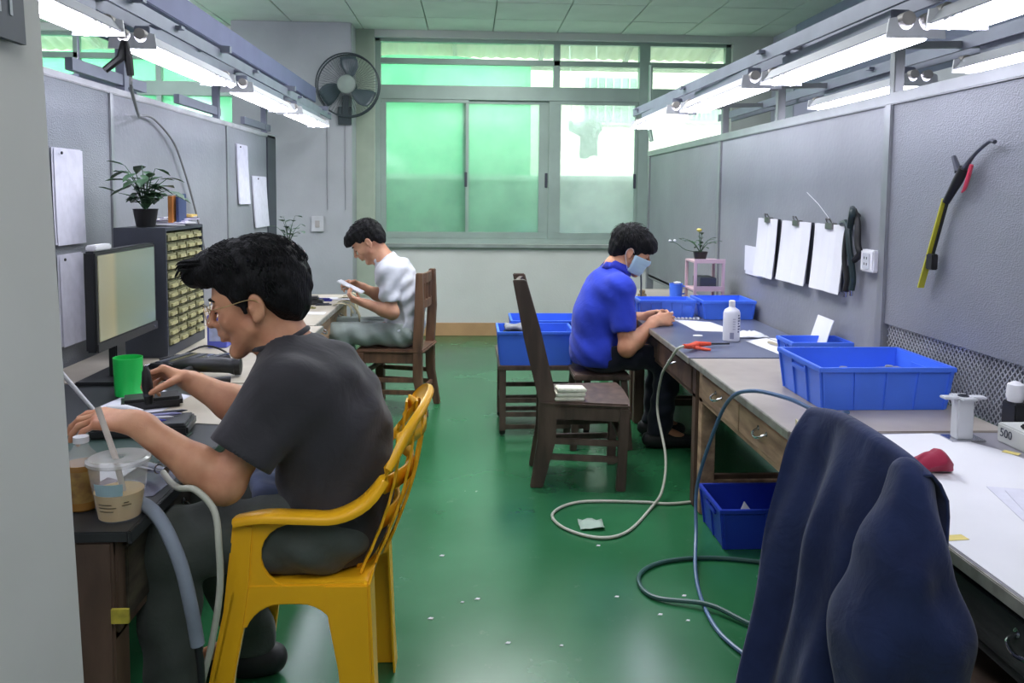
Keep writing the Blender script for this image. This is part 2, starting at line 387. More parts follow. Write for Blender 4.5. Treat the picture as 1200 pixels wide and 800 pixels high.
# ================================================================== PARTITIONS
def sheet_mat(name, rgb, bump):
    m = mat(name, rgb, .5, metal=.3, var=.07, scale=2.4)
    nt = m.node_tree; N = nt.nodes; L = nt.links; b = N['Principled BSDF']; tc = N.new('ShaderNodeTexCoord')
    mp = N.new('ShaderNodeMapping'); mp.inputs['Scale'].default_value = (1, 1, 1.7); L.new(tc.outputs['Object'], mp.inputs[0])
    v = N.new('ShaderNodeTexVoronoi'); v.inputs['Scale'].default_value = 130; L.new(mp.outputs[0], v.inputs[0])
    n = N.new('ShaderNodeTexNoise'); n.inputs['Scale'].default_value = 3; n.inputs['Detail'].default_value = 5; L.new(tc.outputs['Object'], n.inputs[0])
    mu = N.new('ShaderNodeMath'); mu.operation = 'MULTIPLY'; L.new(v.outputs[0], mu.inputs[0]); L.new(n.outputs[0], mu.inputs[1])
    bp = N.new('ShaderNodeBump'); bp.inputs['Strength'].default_value = bump; bp.inputs['Distance'].default_value = .012
    L.new(mu.outputs[0], bp.inputs['Height']); L.new(bp.outputs[0], b.inputs['Normal'])
    return m
m_rough = sheet_mat('rough_panel', (138, 140, 148), .22)
m_rough_l = sheet_mat('rough_panel_left', (146, 150, 156), .35)
m_scratch = mat('pale_scratches', (164, 166, 174), .6, var=.05)
PXR, PXL = 1.63, -1.60
TZR, TZL = 1.745, 1.80
pr = thing('partition_right', (PXR, 4.2, 0), 'long grey sheet partition with posts behind the right desks', 'partition')
pr.name = 'partition'; pr.location = (0, 0, 0)
for y0, y1, m in ((5.25, 7.40, m_part), (3.11, 5.25, m_part), (.6, 3.11, m_rough)):
    f = MB(); f.box(PXR, PXR+.02, y0+.01, y1-.01, .86 if m is m_rough else .62, TZR-.02); f.build('panel', m, pr)
for y in (7.36, 5.25, 3.11, .9):
    f = MB(); f.box(PXR-.012, PXR+.05, y-.026, y+.026, 0, TZR); f.build('post', m_post, pr, bevel=.004)
f = MB(); f.box(PXR-.015, PXR+.045, .6, 7.4, TZR-.035, TZR+.01); f.build('top_rail', m_post, pr, bevel=.004)
f = MB(); f.box(PXR, PXR+.03, .6, 7.4, .60, .64); f.build('bottom_rail', m_post, pr, bevel=.004)
f = MB(); f.box(PXR+.035, PXR+.04, .6, 3.1, .64, .87); f.build('backing_sheet', mat('mesh_backing', (104, 106, 114), .7), pr)
# expanded wire mesh left bare along the foot of the near panel
f = MB(); cw, chh = .022, .0125; x = PXR+.012
for j in range(int(.225/chh)):
    z = .645+j*chh
    for i in range(int(1.9/cw)):
        y = 1.2+i*cw+(cw/2 if j % 2 else 0)
        for s_ in (-1, 1):
            a = (x, y, z); b = (x+.003, y+s_*cw/2, z+chh)
            f.add([(a[0], a[1], a[2]), (a[0], a[1], a[2]+.0045), (b[0], b[1], b[2]+.0045), (b[0], b[1], b[2]), (a[0]+.003, a[1], a[2]), (b[0]+.003, b[1], b[2])], [(0, 1, 2, 3), (0, 3, 5, 4)])
o = f.build('wire_mesh', mat('mesh_wire', (214, 216, 222), .4, metal=.4), pr); o['kind'] = 'stuff'
pl = thing('partition', (0, 0, 0), 'long grey sheet partition behind the left desks and monitor', 'partition')
for y0, y1, m in ((.9, 3.72, m_rough_l), (3.72, 5.44, m_part), (5.44, 6.75, m_part)):
    f = MB(); f.box(PXL-.02, PXL, y0+.008, y1-.008, .60, TZL-.02); f.build('panel', m, pl)
for y in (3.72, 5.44, 6.72):
    f = MB(); f.box(PXL-.05, PXL+.008, y-.016, y+.016, 0, TZL); f.build('post', m_post, pl, bevel=.003)
f = MB(); f.box(PXL-.05, PXL+.01, 6.48, 6.75, .6, TZL); f.build('end_board', m_dkgrey, pl, bevel=.003)
f = MB(); f.box(PXL-.045, PXL+.01, .9, 6.75, TZL-.02, TZL+.01); f.build('top_rail', mat('pale_top_rail', (190, 190, 194), .5, metal=.2), pl, bevel=.004)
# ================================================================== LIGHT RIG
def make_fixture():
    t = thing('strip_light', (0, 0, 0), 'x', 'light')
    g = MB(); L = .98
    prof = [(-.075, -.005), (-.045, .035), (.045, .035), (.075, -.005), (.072, -.008), (.043, .031), (-.043, .031), (-.072, -.008)]
    g.prism(prof, L, frameM((0, 0, 0), (1, 0, 0), (0, 0, 1)))      # extrudes towards -y
    g.v = [(x, y+L/2, z) for x, y, z in g.v]
    g.build('reflector', m_reflector, t)
    for s in (-1, 1):
        g = MB(); g.tube([(s*.032, -L/2+.02, -.012), (s*.032, L/2-.02, -.012)], .0145, 12); g.build('tube', m_tube, t, smooth=True)
        # scalloped end plate: three prongs with two round notches
        pts = [(-.085, -.022), (.085, -.022), (.078, .03), (.060, .034)]
        for cx in (.030, -.030):
            for k in range(0, 9): a = PI*k/8; pts.append((cx+.026*math.cos(a), .034-.034*math.sin(a)))
        pts += [(-.060, .034), (-.078, .03)]
        g = MB(); g.prism(pts, .006, frameM((0, s*L/2, 0), (1, 0, 0), (0, 0, 1))); g.build('end_plate', m_reflector, t)
        for q in (-1, 1):
            g = MB(); g.tube([(q*.031, s*(L/2-.012), .028), (q*.031, s*(L/2+.022), .028)], .020, 14); g.build('lamp_holder', m_holder, t, smooth=True)
    g = MB(); g.box(-.028, .028, -L/2+.08, L/2-.08, .035, .075); g.build('ballast_box', m_steel, t, bevel=.003)
    return t
fx = make_fixture()
left_ys = [(1.18, 'cut by the top left corner'), (2.27, 'its far end just before the hanging plug'), (3.48, 'with the black plug hanging at its near end'), (4.72, 'next to last towards the fan'), (5.86, 'farthest of the row, nearest the wall fan')]
fx.location = (-1.2, 1.18, 1.875)
fx['label'] = 'lit twin-tube strip light over the left desk, hidden behind the near column'; fx['group'] = 'strip lights over the left desks'
for y, d in left_ys[1:]:
    dup(fx, (-1.2+.012*(y-3.5), y, 1.875), label='lit strip light of the left row, '+d, group='strip lights over the left desks')
for y, d in ((1.62, 'cut by the top edge of the photo'), (2.72, 'the large near one with round lamp holders'), (3.80, 'third counted from the camera'), (4.90, 'smallest and farthest, in front of the window')):
    dup(fx, (1.23-.04*(y-2.7), y, 1.815), label='lit strip light of the right row, '+d, group='strip lights over the right desks')
for y, d in ((3.98, 'left of the partition post'), (2.62, 'near the right edge of the photo')):
    dup(fx, (1.95, y, 1.86), label='lit strip light behind the right partition, '+d, group='strip lights beyond the right partition')
if True:
    sl_ = dup(fx, (-2.3, 5.3, 1.95), label='lit strip light in the next aisle behind the left partition', group='strip lights beyond the left partition')
for y in (4.95, 5.65):
    g = MB(); g.tube([(-2.3, y, 2.02), (-2.3, y, ZC-.004)], .006, 6); o = g.build('hanger_rod', m_steel, sl_); o.matrix_parent_inverse = Matrix.Translation((2.3, -5.3, -1.95))
# rails carrying the rows
def rail(name, x, y0, y1, z, label, dx=0):
    t = thing(name, (0, 0, 0), label, 'rail')
    for s in (-1, 1):
        g = MB(); g.bar((x+s*.05, y0, z), (x+s*.05+dx, y1, z), .012, .05); g.build('channel', m_steel, t)
    n = int((y1-y0)/1.1)
    for i in range(n+1):
        y = y0+.15+i*(y1-y0-.3)/n; xx = x+dx*(y-y0)/(y1-y0)
        g = MB(); g.bar((xx-.08, y, z+.01), (xx+.08, y, z+.01), .04, .012); g.build('cross_plate', m_steel, t)
    return t
rl = rail('lamp_rail', -1.22, .9, 6.9, 1.985, 'grey steel rail carrying the strip lights above the left desks')
g = MB(); g.box(-1.9, -1.30, 1.3, 6.9, 2.13, 2.19); g.box(-1.31, -1.29, 1.3, 6.9, 2.10, 2.22)
one('cable_tray', g, mat('tray_slate', (112, 116, 150), .6, metal=.1, var=.05), 'wide slate-coloured overhead tray running above the left lights', 'tray', bevel=.004)
for y in (2.9, 3.9, 5.3, 6.5):
    g = MB(); g.bar((PXL-.02, y, TZL), (PXL-.02, y, 2.13), .04, .04); g.build('upright', m_steel, rl)
    g = MB(); g.bar((PXL-.02, y, 2.03), (-1.12, y, 2.01), .03, .03); g.build('bracket_arm', m_steel, rl)
for y in (3.4, 4.6, 5.9):
    g = MB(); g.bar((PXL-.02, y, 1.86), (PXL-.02, y+.75, 1.86), .03, .05); g.build('side_channel', m_steel, rl)
rr = rail('lamp_rail', 1.27, .9, 5.55, 1.915, 'grey steel rail carrying the strip lights above the right desks', -.11)
for y in (2.28, 3.11, 4.3, 5.25):
    g = MB(); g.bar((PXR+.02, y, TZR), (PXR+.02, y, 2.0 if y == 3.11 else 1.93), .04, .04); g.build('upright', m_post, rr, bevel=.003)
    g = MB(); g.bar((PXR+.02, y, 1.93), (1.2, y, 1.93), .025, .025); g.build('bracket_arm', m_post, rr)
    g = MB(); g.bar((PXR+.02, y, 1.94), (1.98, y, 1.95), .025, .025); g.build('bracket_arm', m_post, rr)
r3 = rail('lamp_rail', 1.95, 1.4, 6.2, 1.95, 'grey steel rail behind the right partition with its own strip lights')
g = MB(); g.tube([(1.65, 7.5, 2.55), (1.65, 7.5, 1.98), (1.65, 7.44, 1.9), (1.66, 7.44, 1.85)], .02, 8)
one('wall_pipe', g, m_frame, 'thin grey pipe hanging against the window mullion', 'pipe', smooth=True)
# ================================================================== DESKS
def handle(parent, x, y, z, sx, w=.075):
    g = MB(); pts = [(x, y-w/2, z), (x+sx*.022, y-w/2+.006, z-.012), (x+sx*.028, y, z-.02), (x+sx*.022, y+w/2-.006, z-.012), (x, y+w/2, z)]
    g.tube(pts, .0042, 8, smooth=4)
    for q in (-1, 1): g.lathe([(.009, -.002), (.009, .003), (.004, .006)], (0, 0, 0), 10, frameM((x, y+q*w/2, z), (0, 1, 0), (0, 0, 1)))
    return g.build('handle', m_chrome, parent, smooth=True)
def desk(xf, xb, y0, y1, label, mwood, mtop, edge=m_topedge, drawers=2, zt=.66, ap=.145, legw=.06, front_m=None):
    """xf: aisle side, xb: wall side"""
    s = 1 if xf > xb else -1                                   # outward direction of the aisle side
    a, b = min(xf, xb), max(xf, xb)
    t = thing('workbench', ((a+b)/2, (y0+y1)/2, 0), label, 'desk'); t.location = (0, 0, 0)
    g = MB(); g.box(a, b, y0, y1, zt-.022, zt); g.build('tabletop', mtop, t, bevel=.003)
    g = MB(); g.box(xf-s*.002, xf+s*.006, y0, y1, zt-.026, zt+.0015); g.build('edge_strip', edge, t, bevel=.002)
    xi = xf-s*.035
    for x in (xi-s*legw/2, xb+s*legw/2+s*.01):
        for y in (y0+legw/2+.004, y1-legw/2-.004):
            g = MB(); g.box(x-legw/2, x+legw/2, y-legw/2, y+legw/2, 0, zt-.022); g.build('leg', mwood, t, bevel=.005)
    lo = min(xi, xi-s*.02); hi = max(xi, xi-s*.02)
    g = MB(); g.box(lo, hi, y0+.01, y1-.01, zt-.022-.035, zt-.022); g.build('front_rail', mwood, t, bevel=.002)
    g = MB(); g.box(lo, hi, y0+.01, y1-.01, zt-.022-ap-.012, zt-.022-ap+.008); g.build('bottom_rail', mwood, t, bevel=.002)
    n = drawers; L = (y1-y0-.12)/n
    for i in range(n):
        ya = y0+.06+i*L+.004; yb = ya+L-.008
        g = MB(); xo = xi+s*.006; g.box(min(xo, xo-s*.018), max(xo, xo-s*.018), ya, yb, zt-.022-ap+.010, zt-.022-.037)
        g.box(min(xo-s*.02, xo-s*.4), max(xo-s*.02, xo-s*.4), ya+.02, yb-.02, zt-.022-ap+.015, zt-.022-.045)
        d = g.build('drawer', front_m or mwood, t, bevel=.002); handle(d, xo, (ya+yb)/2, zt-.085, s)
    for y in (y0+.03, y1-.03):
        g = MB(); g.box(a+.04, b-.03, y-.012, y+.012, zt-.022-ap, zt-.022); g.build('side_rail', mwood, t, bevel=.002)
        g = MB(); g.box(a+.05, b-.04, y-.012, y+.012, .10, .14); g.build('stretcher', mwood, t, bevel=.002)
    g = MB(); g.box(xb+s*.04-.012, xb+s*.04+.012, y0+.04, y1-.04, .08, zt-.03); g.build('back_board', mwood, t)
    return t
DXR = .955
m_wood_r = mat('scuffed_plywood', (190, 158, 126), .65, rgb2=(138, 110, 88), scale=5, stretch=(4, 1, 5), bump=.15, detail=9)
m_greywood = mat('dark_grey_front', (78, 78, 80), .6, rgb2=(52, 52, 54), scale=6, stretch=(4, 1, 4), bump=.15, detail=9)
m_bluemat = mat('blue_grey_laminate', (96, 102, 124), .3, rgb2=(78, 84, 106), scale=3)
m_cream = m_top_l
dk_near = desk(DXR, PXR-.02, .95, 2.285, 'nearest right desk covered with white paper, dark grey drawer front', m_greywood, mat('desk_laminate_grey', (148, 146, 154), .3, rgb2=(126, 124, 132), scale=3), drawers=2, front_m=m_greywood)
dk_mid = desk(DXR-.01, PXR-.02, 2.30, 3.375, 'right desk with two plywood drawers under the big blue crate', m_wood_r, m_top, drawers=2)
dk_far = desk(DXR-.015, PXR-.02, 3.39, 4.75, 'right desk with dark blue-grey top where the masked worker sits', m_wood2, m_bluemat, drawers=2)
dk_end = desk(DXR-.02, PXR-.02, 4.765, 5.95, 'farthest right desk holding the pink mini shelf', m_wood2, m_top, drawers=2)
m_blacktop = mat('black_laminate', (48, 52, 54), .35, rgb2=(36, 40, 42), scale=5)
ld1 = desk(-.69, PXL+.02, 1.635, 2.93, 'near left dark-topped workbench with cup and tools on it', m_wood2, m_blacktop, drawers=2, legw=.075, edge=m_blacktop, ap=.2, front_m=mat('scuffed_dark_front', (92, 84, 70), .6, rgb2=(52, 46, 40), scale=7, stretch=(4, 1, 4), bump=.15))
ld2 = desk(-.765, PXL+.02, 2.945, 4.22, 'left workbench in the middle behind the man in black', m_wood_r, m_cream, drawers=2)
ld3 = desk(-.81, PXL+.02, 4.235, 5.56, 'far left workbench where the man in the white shirt works', m_wood_r, m_cream, drawers=2)
for zz in (.47, .40):
    g = MB(); g.box(-1.5, -.79, 1.65, 1.68, zz-.05, zz+.03); g.build('end_rail', m_wood2, ld1, bevel=.003)
g = MB(); g.box(-.727, -.692, 1.630, 1.637, .470, .500); g.build('tape_scrap', mat('yellow_tape', (206, 190, 70), .6, var=.2, scale=30), ld1)
g = MB(); g.prism([(0, .03), (.018, .035), (.014, -.05), (.004, -.08), (-.012, -.10), (-.010, -.03)], .004, frameM((DXR+.012, 2.30, .66), (0, 1, 0), (0, 0, 1))); g.build('tape_strip', mat('old_tape', (206, 196, 158), .6, var=.1), dk_mid)

# ================================================================== CHAIRS
def wood_chair(label, loc, rz, mw, back_z=.93, lean=.12, post=.045, plank=.075, rearw=.15, frontw=.20, depth=.36):
    t = thing('wooden_chair', loc, label, 'chair', rz=rz)
    xr, xf = -depth/2, depth/2; sz = .41
    for s in (-1, 1):
        g = MB(); y = s*rearw
        prof = [(xr-.035, 0), (xr+.01, sz*.55), (xr+.012, sz), (xr-lean*.45, sz+(back_z-sz)*.5), (xr-lean, back_z)]
        pa = [(x-plank*.5*(.7 if i in (0, 4) else 1), z) for i, (x, z) in enumerate(prof)]; pb = [(x+plank*.5*(.7 if i in (0, 4) else 1), z) for i, (x, z) in enumerate(prof)]
        g.prism(pa+pb[::-1], post*.8, frameM((0, y+post*.4, 0), (1, 0, 0), (0, 0, 1))); g.build('back_post', mw, t, bevel=.004)
        g = MB(); g.bar((xf-.01, s*frontw*.93, 0), (xf, s*frontw, sz-.02), post*.95, post*.95); g.build('leg', mw, t, bevel=.004)
        g = MB(); g.bar((xr, s*rearw, sz-.055), (xf, s*frontw, sz-.055), .022, .06); g.build('seat_rail', mw, t, bevel=.003)
        for zz in (.19, .115) if s < 0 or True else ():
            g = MB(); g.bar((xr-.01, s*rearw, zz+.03), (xf-.01, s*frontw*.95, zz+.03), .018, .028); g.build('stretcher', mw, t, bevel=.003)
    g = MB(); g.bar((xf, -frontw, sz-.055), (xf, frontw, sz-.055), .022, .06, up=(1, 0, 0)); g.build('seat_rail', mw, t, bevel=.003)
    g = MB(); g.bar((xf-.02, -frontw*.95, .26), (xf-.02, frontw*.95, .26), .02, .028); g.build('stretcher', mw, t, bevel=.003)
    g = MB(); g.bar((xr, -rearw, .15), (xr, rearw, .15), .02, .028); g.build('stretcher', mw, t, bevel=.003)
    g = MB(); n = 10
    pts = [(xr-.03, -rearw-.02), (xf+.02, -frontw-.025), (xf+.035, -frontw*.5), (xf+.035, frontw*.5), (xf+.02, frontw+.025), (xr-.03, rearw+.02)]
    g.prism(pts, .022, Matrix.Translation((0, 0, sz-.022))); g.build('seat', mw, t, bevel=.008)
    for fz, hh in ((.96, .06), (.62, .05)):
        z = sz+(back_z-sz)*fz-.02; x = xr-lean*fz
        g = MB(); rows = [[(x+.012-.02*math.cos(k/8*PI-PI/2), -rearw+rearw*2*k/8, zz) for k in range(9)] for zz in (z-hh/2, z+hh/2)]
        g.grid(rows); g.build('crest_rail' if fz > .9 else 'back_rail', mw, t, solid=.018)
    for y in (-.07, 0, .07):
        g = MB(); g.bar((xr-lean*.6, y, sz+(back_z-sz)*.62), (xr-lean*.95, y, sz+(back_z-sz)*.93), .028, .012); g.build('back_slat', mw, t, bevel=.002)
    return t
wood_chair('dark wooden chair with a folded paper on its seat, right of the aisle', (.535, 3.80, 0), math.radians(-3), m_chairwood_d, back_z=.965, lean=.125, plank=.085)
wood_chair('brown wooden chair the man in the white shirt sits on', (-.45, 5.06, 0), math.radians(169), m_chairwood, back_z=.875, lean=.0, plank=.055, post=.055, rearw=.16)
# paper pad on the chair seat
pd = thing('folded_paper', (.455, 3.66, .41), 'folded white paper bundle lying on the dark wooden chair', 'paper')
for k in range(3):
    g = MB(); g.box(-.065+.004*k, .072+.003*k, -.03, .05, .001+k*.02, .018+k*.02); g.build('sheet', mat('bundle_paper', (232, 232, 214), .8, var=.06, scale=40), pd, bevel=.004).rotation_euler = (0, .02*k, .05*k)
# yellow one-piece plastic armchair
m_yellow = mat('yellow_plastic', (255, 190, 30), .35, var=.04, scale=3)
yc = thing('plastic_armchair', (-.37, 2.03, 0), 'yellow one-piece plastic armchair under the man in the black tee', 'chair'); yc.location = (0, 0, 0)
Y0, Y1 = 1.80, 2.28; YM = (Y0+Y1)/2
for nm, Yp, s in (('n', Y0, 1), ('f', Y1-.02, -1)):
    def side(poly, name, th=.022, bev=.003, off=0):
        g = MB(); g.prism(poly, th+off*2, frameM((0, Yp+th+off, 0), (1, 0, 0), (0, 0, 1))); return g.build(name, m_yellow, yc, bevel=bev)
    def arc(c, rx, rz, a0, a1, n=8): return [(c[0]+rx*math.cos(math.radians(a0+(a1-a0)*k/n)), c[1]+rz*math.sin(math.radians(a0+(a1-a0)*k/n))) for k in range(n+1)]
    # side apron with the arch between the legs
    side([(-.50, .462), (-.51, .40), (-.512, .36)]+arc((-.425, .33), .085, .085, 160, 90, 6)+arc((-.385, .33), .085, .085, 90, 20, 6)+[(-.268, .30), (-.235, .462)], 'side_apron', off=-.002)
    side([(-.53, .612), (-.555, .40), (-.585, .26), (-.63, 0), (-.565, 0), (-.53, .26), (-.508, .37), (-.495, .46), (-.485, .60)], 'front_leg')
    side([(-.330, .46), (-.318, .37), (-.298, .26), (-.272, 0), (-.205, 0), (-.222, .26), (-.228, .46)], 'rear_leg', off=.0015)
    # the legs have depth: inward flange
    g = MB(); g.add([(-.53, Yp, .45), (-.53, Yp+s*.075+(0.02 if s < 0 else 0), .45), (-.628, Yp+s*.05, 0), (-.628, Yp, 0)], [(0, 1, 2, 3)]); g.build('leg_flange', m_yellow, yc, solid=.005)
    g = MB(); g.add([(-.226, Yp, .46), (-.226, Yp+s*.075, .46), (-.208, Yp+s*.05, 0), (-.208, Yp, 0)], [(0, 1, 2, 3)]); g.build('leg_flange', m_yellow, yc, solid=.005)
    side([(-.522, .604), (-.385, .604)]+arc((-.40, .53), .07, .072, 100, 255, 9)+[(-.42, .45), (-.505, .45)], 'arm_panel', th=.018, off=-.004)
# rail: arm - back top - arm, a flat curved band
ctr = [(-.525, Y0+.012, .612), (-.46, Y0+.006, .624), (-.37, Y0+.004, .622), (-.30, Y0+.006, .622), (-.235, Y0+.015, .652), (-.185, Y0+.035, .715), (-.145, Y0+.075, .785), (-.117, Y0+.14, .822), (-.105, YM, .835)]
ctr = ctr+[(x, Y1-(y-Y0), z) for x, y, z in ctr[:-1][::-1]]
P = [Vector(p) for p in ctr]; rows = []
n = len(P)
for i in range(n*4-3):
    j = min(i//4, n-2); t_ = i/4-j; a = P[max(j-1, 0)]; b = P[j]; c = P[j+1]; d = P[min(j+2, n-1)]
    q = .5*((2*b)+(c-a)*t_+(2*a-5*b+4*c-d)*t_**2+(3*b-a-3*c+d)*t_**3)
    tt = (.5*((c-a)+2*(2*a-5*b+4*c-d)*t_+3*(3*b-a-3*c+d)*t_**2)).normalized()
    cen = Vector((-.38, YM, q.z)); out = (q-cen); out = (out-tt*out.dot(tt)).normalized()
    k = max(0, min(1, (q.z-.63)/.15))
    wdt = Vector((0, 0, 1)) if False else tt.cross(out).normalized()
    if wdt.z < 0: wdt = -wdt
    h = out*(1-k*.55)+wdt*k*.85; h.normalize(); nn = tt.cross(h).normalized()
    if nn.z < 0 and k < .5: nn = -nn
    if nn.dot(out) < 0 and k >= .5: nn = -nn
    W = .027-.004*k; T = .007
    rows.append([q+h*W, q+h*W*.8+nn*T, q+nn*(T+.002), q-h*W*.8+nn*T, q-h*W, q-h*W*.9-nn*T*1.6, q-h*W*.7-nn*T, q+h*W*.7-nn*T, q+h*W*.9-nn*T*1.6])
MB().grid(rows, closed=True).build('arm_and_back_rail', m_yellow, yc, smooth=True, angle=60)
# seat, slightly dished, and pierced backrest
rows = []
for i in range(11):
    x = -.525+i*.03; rows.append([(x, Y0+.02+(Y1-Y0-.04)*k/12, .452-.018*math.sin(PI*i/10)*math.sin(PI*k/12)-(.02 if i == 0 else 0)) for k in range(13)])
MB().grid(rows).build('seat', m_yellow, yc, solid=.008, smooth=True)
for k in range(7):                       # vertical slats of the back, curved in plan
    u = -1+2*k/6; y = YM+u*.165; xo = -.105-.055*u*u
    g = MB(); pts = [(xo-.005, y, .815-.03*u*u), (xo-.03, y, .70), (xo-.062, y*.98+YM*.02, .58), (xo-.10, y*.96+YM*.04, .46)]
    w_ = .018
    rws = [[Vector(p)+Vector((-.3*u*w_, -w_, 0))*(1 if j % 2 else 1.25), Vector(p)+Vector((.3*u*w_*-1, w_, 0))*(1 if j % 2 else 1.25)] for j, p in enumerate([Vector(pts[0])*(1-s_)+Vector(pts[3])*s_+Vector((.018*math.sin(PI*s_), 0, 0)) for s_ in [q/12 for q in range(13)]])]
    g.grid(rws); g.build('back_slat', m_yellow, yc, solid=.006)
for zz, dx in ((.775, .0), (.665, -.033), (.56, -.068), (.47, -.10)):
    g = MB(); g.grid([[(-.112+dx-.055*(q/8)**2, YM+q/8*(.185-(.775-zz)*.16), z2) for q in range(-8, 9)] for z2 in (zz-.02, zz+.02)]); g.build('back_band', m_yellow, yc, solid=.006, smooth=True)

# bench with blue crates in the aisle
bn = thing('low_bench', (.40, 4.68, 0), 'low dark wooden bench on casters carrying two blue crates', 'bench'); bn.location = (0, 0, 0)
for x in (.185, .66):
    for y in (4.47, 4.86):
        g = MB(); g.box(x-.018, x+.018, y-.018, y+.018, .03, .385); g.build('leg', m_chairwood_d, bn, bevel=.003)
        g = MB(); g.lathe([(.016, -.008), (.018, -.004), (.018, .004), (.016, .008)], (0, 0, 0), 14, frameM((x, y, .019), (1, 0, 0), (0, 0, 1))); g.build('caster', m_black, bn, smooth=True)
for z in (.05, .12, .20):
    for y in (4.47, 4.86):
        g = MB(); g.bar((.185, y, z), (.66, y, z), .02, .025); g.build('stretcher', m_chairwood_d, bn, bevel=.002)
for x in (.185, .66):
    g = MB(); g.bar((x, 4.47, .16), (x, 4.86, .16), .02, .025); g.build('stretcher', m_chairwood_d, bn, bevel=.002)
g = MB(); g.box(.16, .69, 4.44, 5.09, .375, .40); g.build('top', m_chairwood_d, bn, bevel=.003)

# ================================================================== CRATES
def crate(name, c, sx, sy, h, label, m=m_blue, group=None, ribs=(4, 3), rz=0, wall=.006):
    t = thing(name, c, label, 'crate', group, rz)
    ob = MB(); hb = .93
    X, Y = sx/2, sy/2; x2, y2 = X*hb, Y*hb
    def ring(xx, yy, z): return [(-xx, -yy, z), (xx, -yy, z), (xx, yy, z), (-xx, yy, z)]
    ob.grid([ring(x2, y2, 0), ring(X, Y, h), ring(X-wall, Y-wall, h), ring(x2-wall, y2-wall, wall)], closed=True)
    n = len(ob.v); ob.f.append((0, 3, 2, 1)); ob.f.append((12, 13, 14, 15))
    ob.build('tub', m, t, bevel=.002)
    g = MB(); e = .008
    g.grid([ring(X+e, Y+e, h-.014), ring(X+e, Y+e, h+.002), ring(X-wall, Y-wall, h+.002), ring(X-.001, Y-.001, h-.014)], closed=True)
    k = len(g.v)-16; g.f += [(0, 1, 13, 12), (1, 2, 14, 13), (2, 3, 15, 14), (3, 0, 12, 15)]
    g.build('rim', m, t, bevel=.002)
    for i in range(ribs[0]+1):
        u = -1+2*i/ribs[0]
        for s in (-1, 1):
            g = MB(); g.bar((u*x2*.97, s*(y2+.002), .004), (u*X*.97, s*(Y+.002), h-.012), .007, .008); g.build('rib', m, t)
    for i in range(ribs[1]+1):
        u = -1+2*i/ribs[1]
        for s in (-1, 1):
            g = MB(); g.bar((s*(x2+.002), u*y2*.97, .004), (s*(X+.002), u*Y*.97, h-.012), .008, .007); g.build('rib', m, t)
    for s in (-1, 1):      # hand grips on the short ends
        g = MB(); g.box(s*(X-.004)-.008, s*(X-.004)+.008, -.06 if sy > .2 else -.03, .06 if sy > .2 else .03, h*.70, h*.70+.018); g.build('grip', m, t, bevel=.003)
    return t
crate('blue_crate', (1.352, 2.70, .66), .44, .35, .142, 'large bright blue ribbed crate on the right desk holding metal parts', ribs=(4, 3))
crate('blue_crate', (1.50, 3.42, .66), .26, .17, .075, 'small blue tray behind the large crate on the right desk', ribs=(3, 2))
crate('blue_crate', (1.12, 4.60, .66), .31, .17, .10, 'blue tray on the right desk in front of the masked worker hands', ribs=(5, 2))
crate('blue_crate', (1.455, 4.58, .66), .29, .26, .105, 'blue crate on the right desk below the pink mini shelf', ribs=(2, 2))
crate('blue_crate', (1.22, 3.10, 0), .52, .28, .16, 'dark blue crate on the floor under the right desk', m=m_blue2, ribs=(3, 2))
crate('blue_crate', (.37, 4.60, .40), .42, .30, .19, 'blue crate at the front of the low bench, grey cloth inside', m=m_blue, ribs=(2, 2))
crate('blue_crate', (.50, 4.935, .40), .50, .30, .20, 'blue crate at the back of the low bench', m=m_blue, ribs=(2, 2))
for i, (x, y) in enumerate(((1.27, 2.66), (1.44, 2.68))):
    t = thing('metal_bracket', (x, y, .666), 'grey metal plate with a hole in the large blue crate, '+('left one' if i == 0 else 'right one'), 'bracket', rz=.2*i)
    g = MB(); g.box(-.055, .055, -.028, .028, .092, .102); g.lathe([(.014, .102), (.014, .112), (.008, .112)], (0, 0, 0), 16); g.build('plate', mat('brushed_metal', (176, 176, 178), .35, metal=.7, var=.1), t, bevel=.002)
    g = MB(); g.lathe([(.02, 0), (.02, .093)], (0, 0, 0), 16); g.build('stem', MATS['brushed_metal'], t, smooth=True)
g = MB(); g.grid([[(.20+.06*i, 4.5+.07*j, .585+.02*math.sin(i*1.9+j)+.012*math.cos(j*2.3)) for i in range(4)] for j in range(4)])
one('grey_cloth', g, mat('grey_rag', (150, 152, 158), .9, var=.2, scale=15), 'grey crumpled cloth lying in the front bench crate', 'cloth', solid=.02, sub=2, smooth=True)
g = MB(); g.box(.19, .40, 4.47, 4.6, .565, .578)
one('black_folder', g, m_darkplastic, 'dark flat folder under the grey cloth in the bench crate', 'folder', bevel=.003)
g = MB(); g.prism([(0, 0), (.075, 0), (.035, .06)], .003, frameM((1.03, 2.985, .12), (1, 0, 0), (.0, .5, 1)))
one('paper_scrap', g, m_paper, 'small white triangular paper in the floor crate', 'paper')

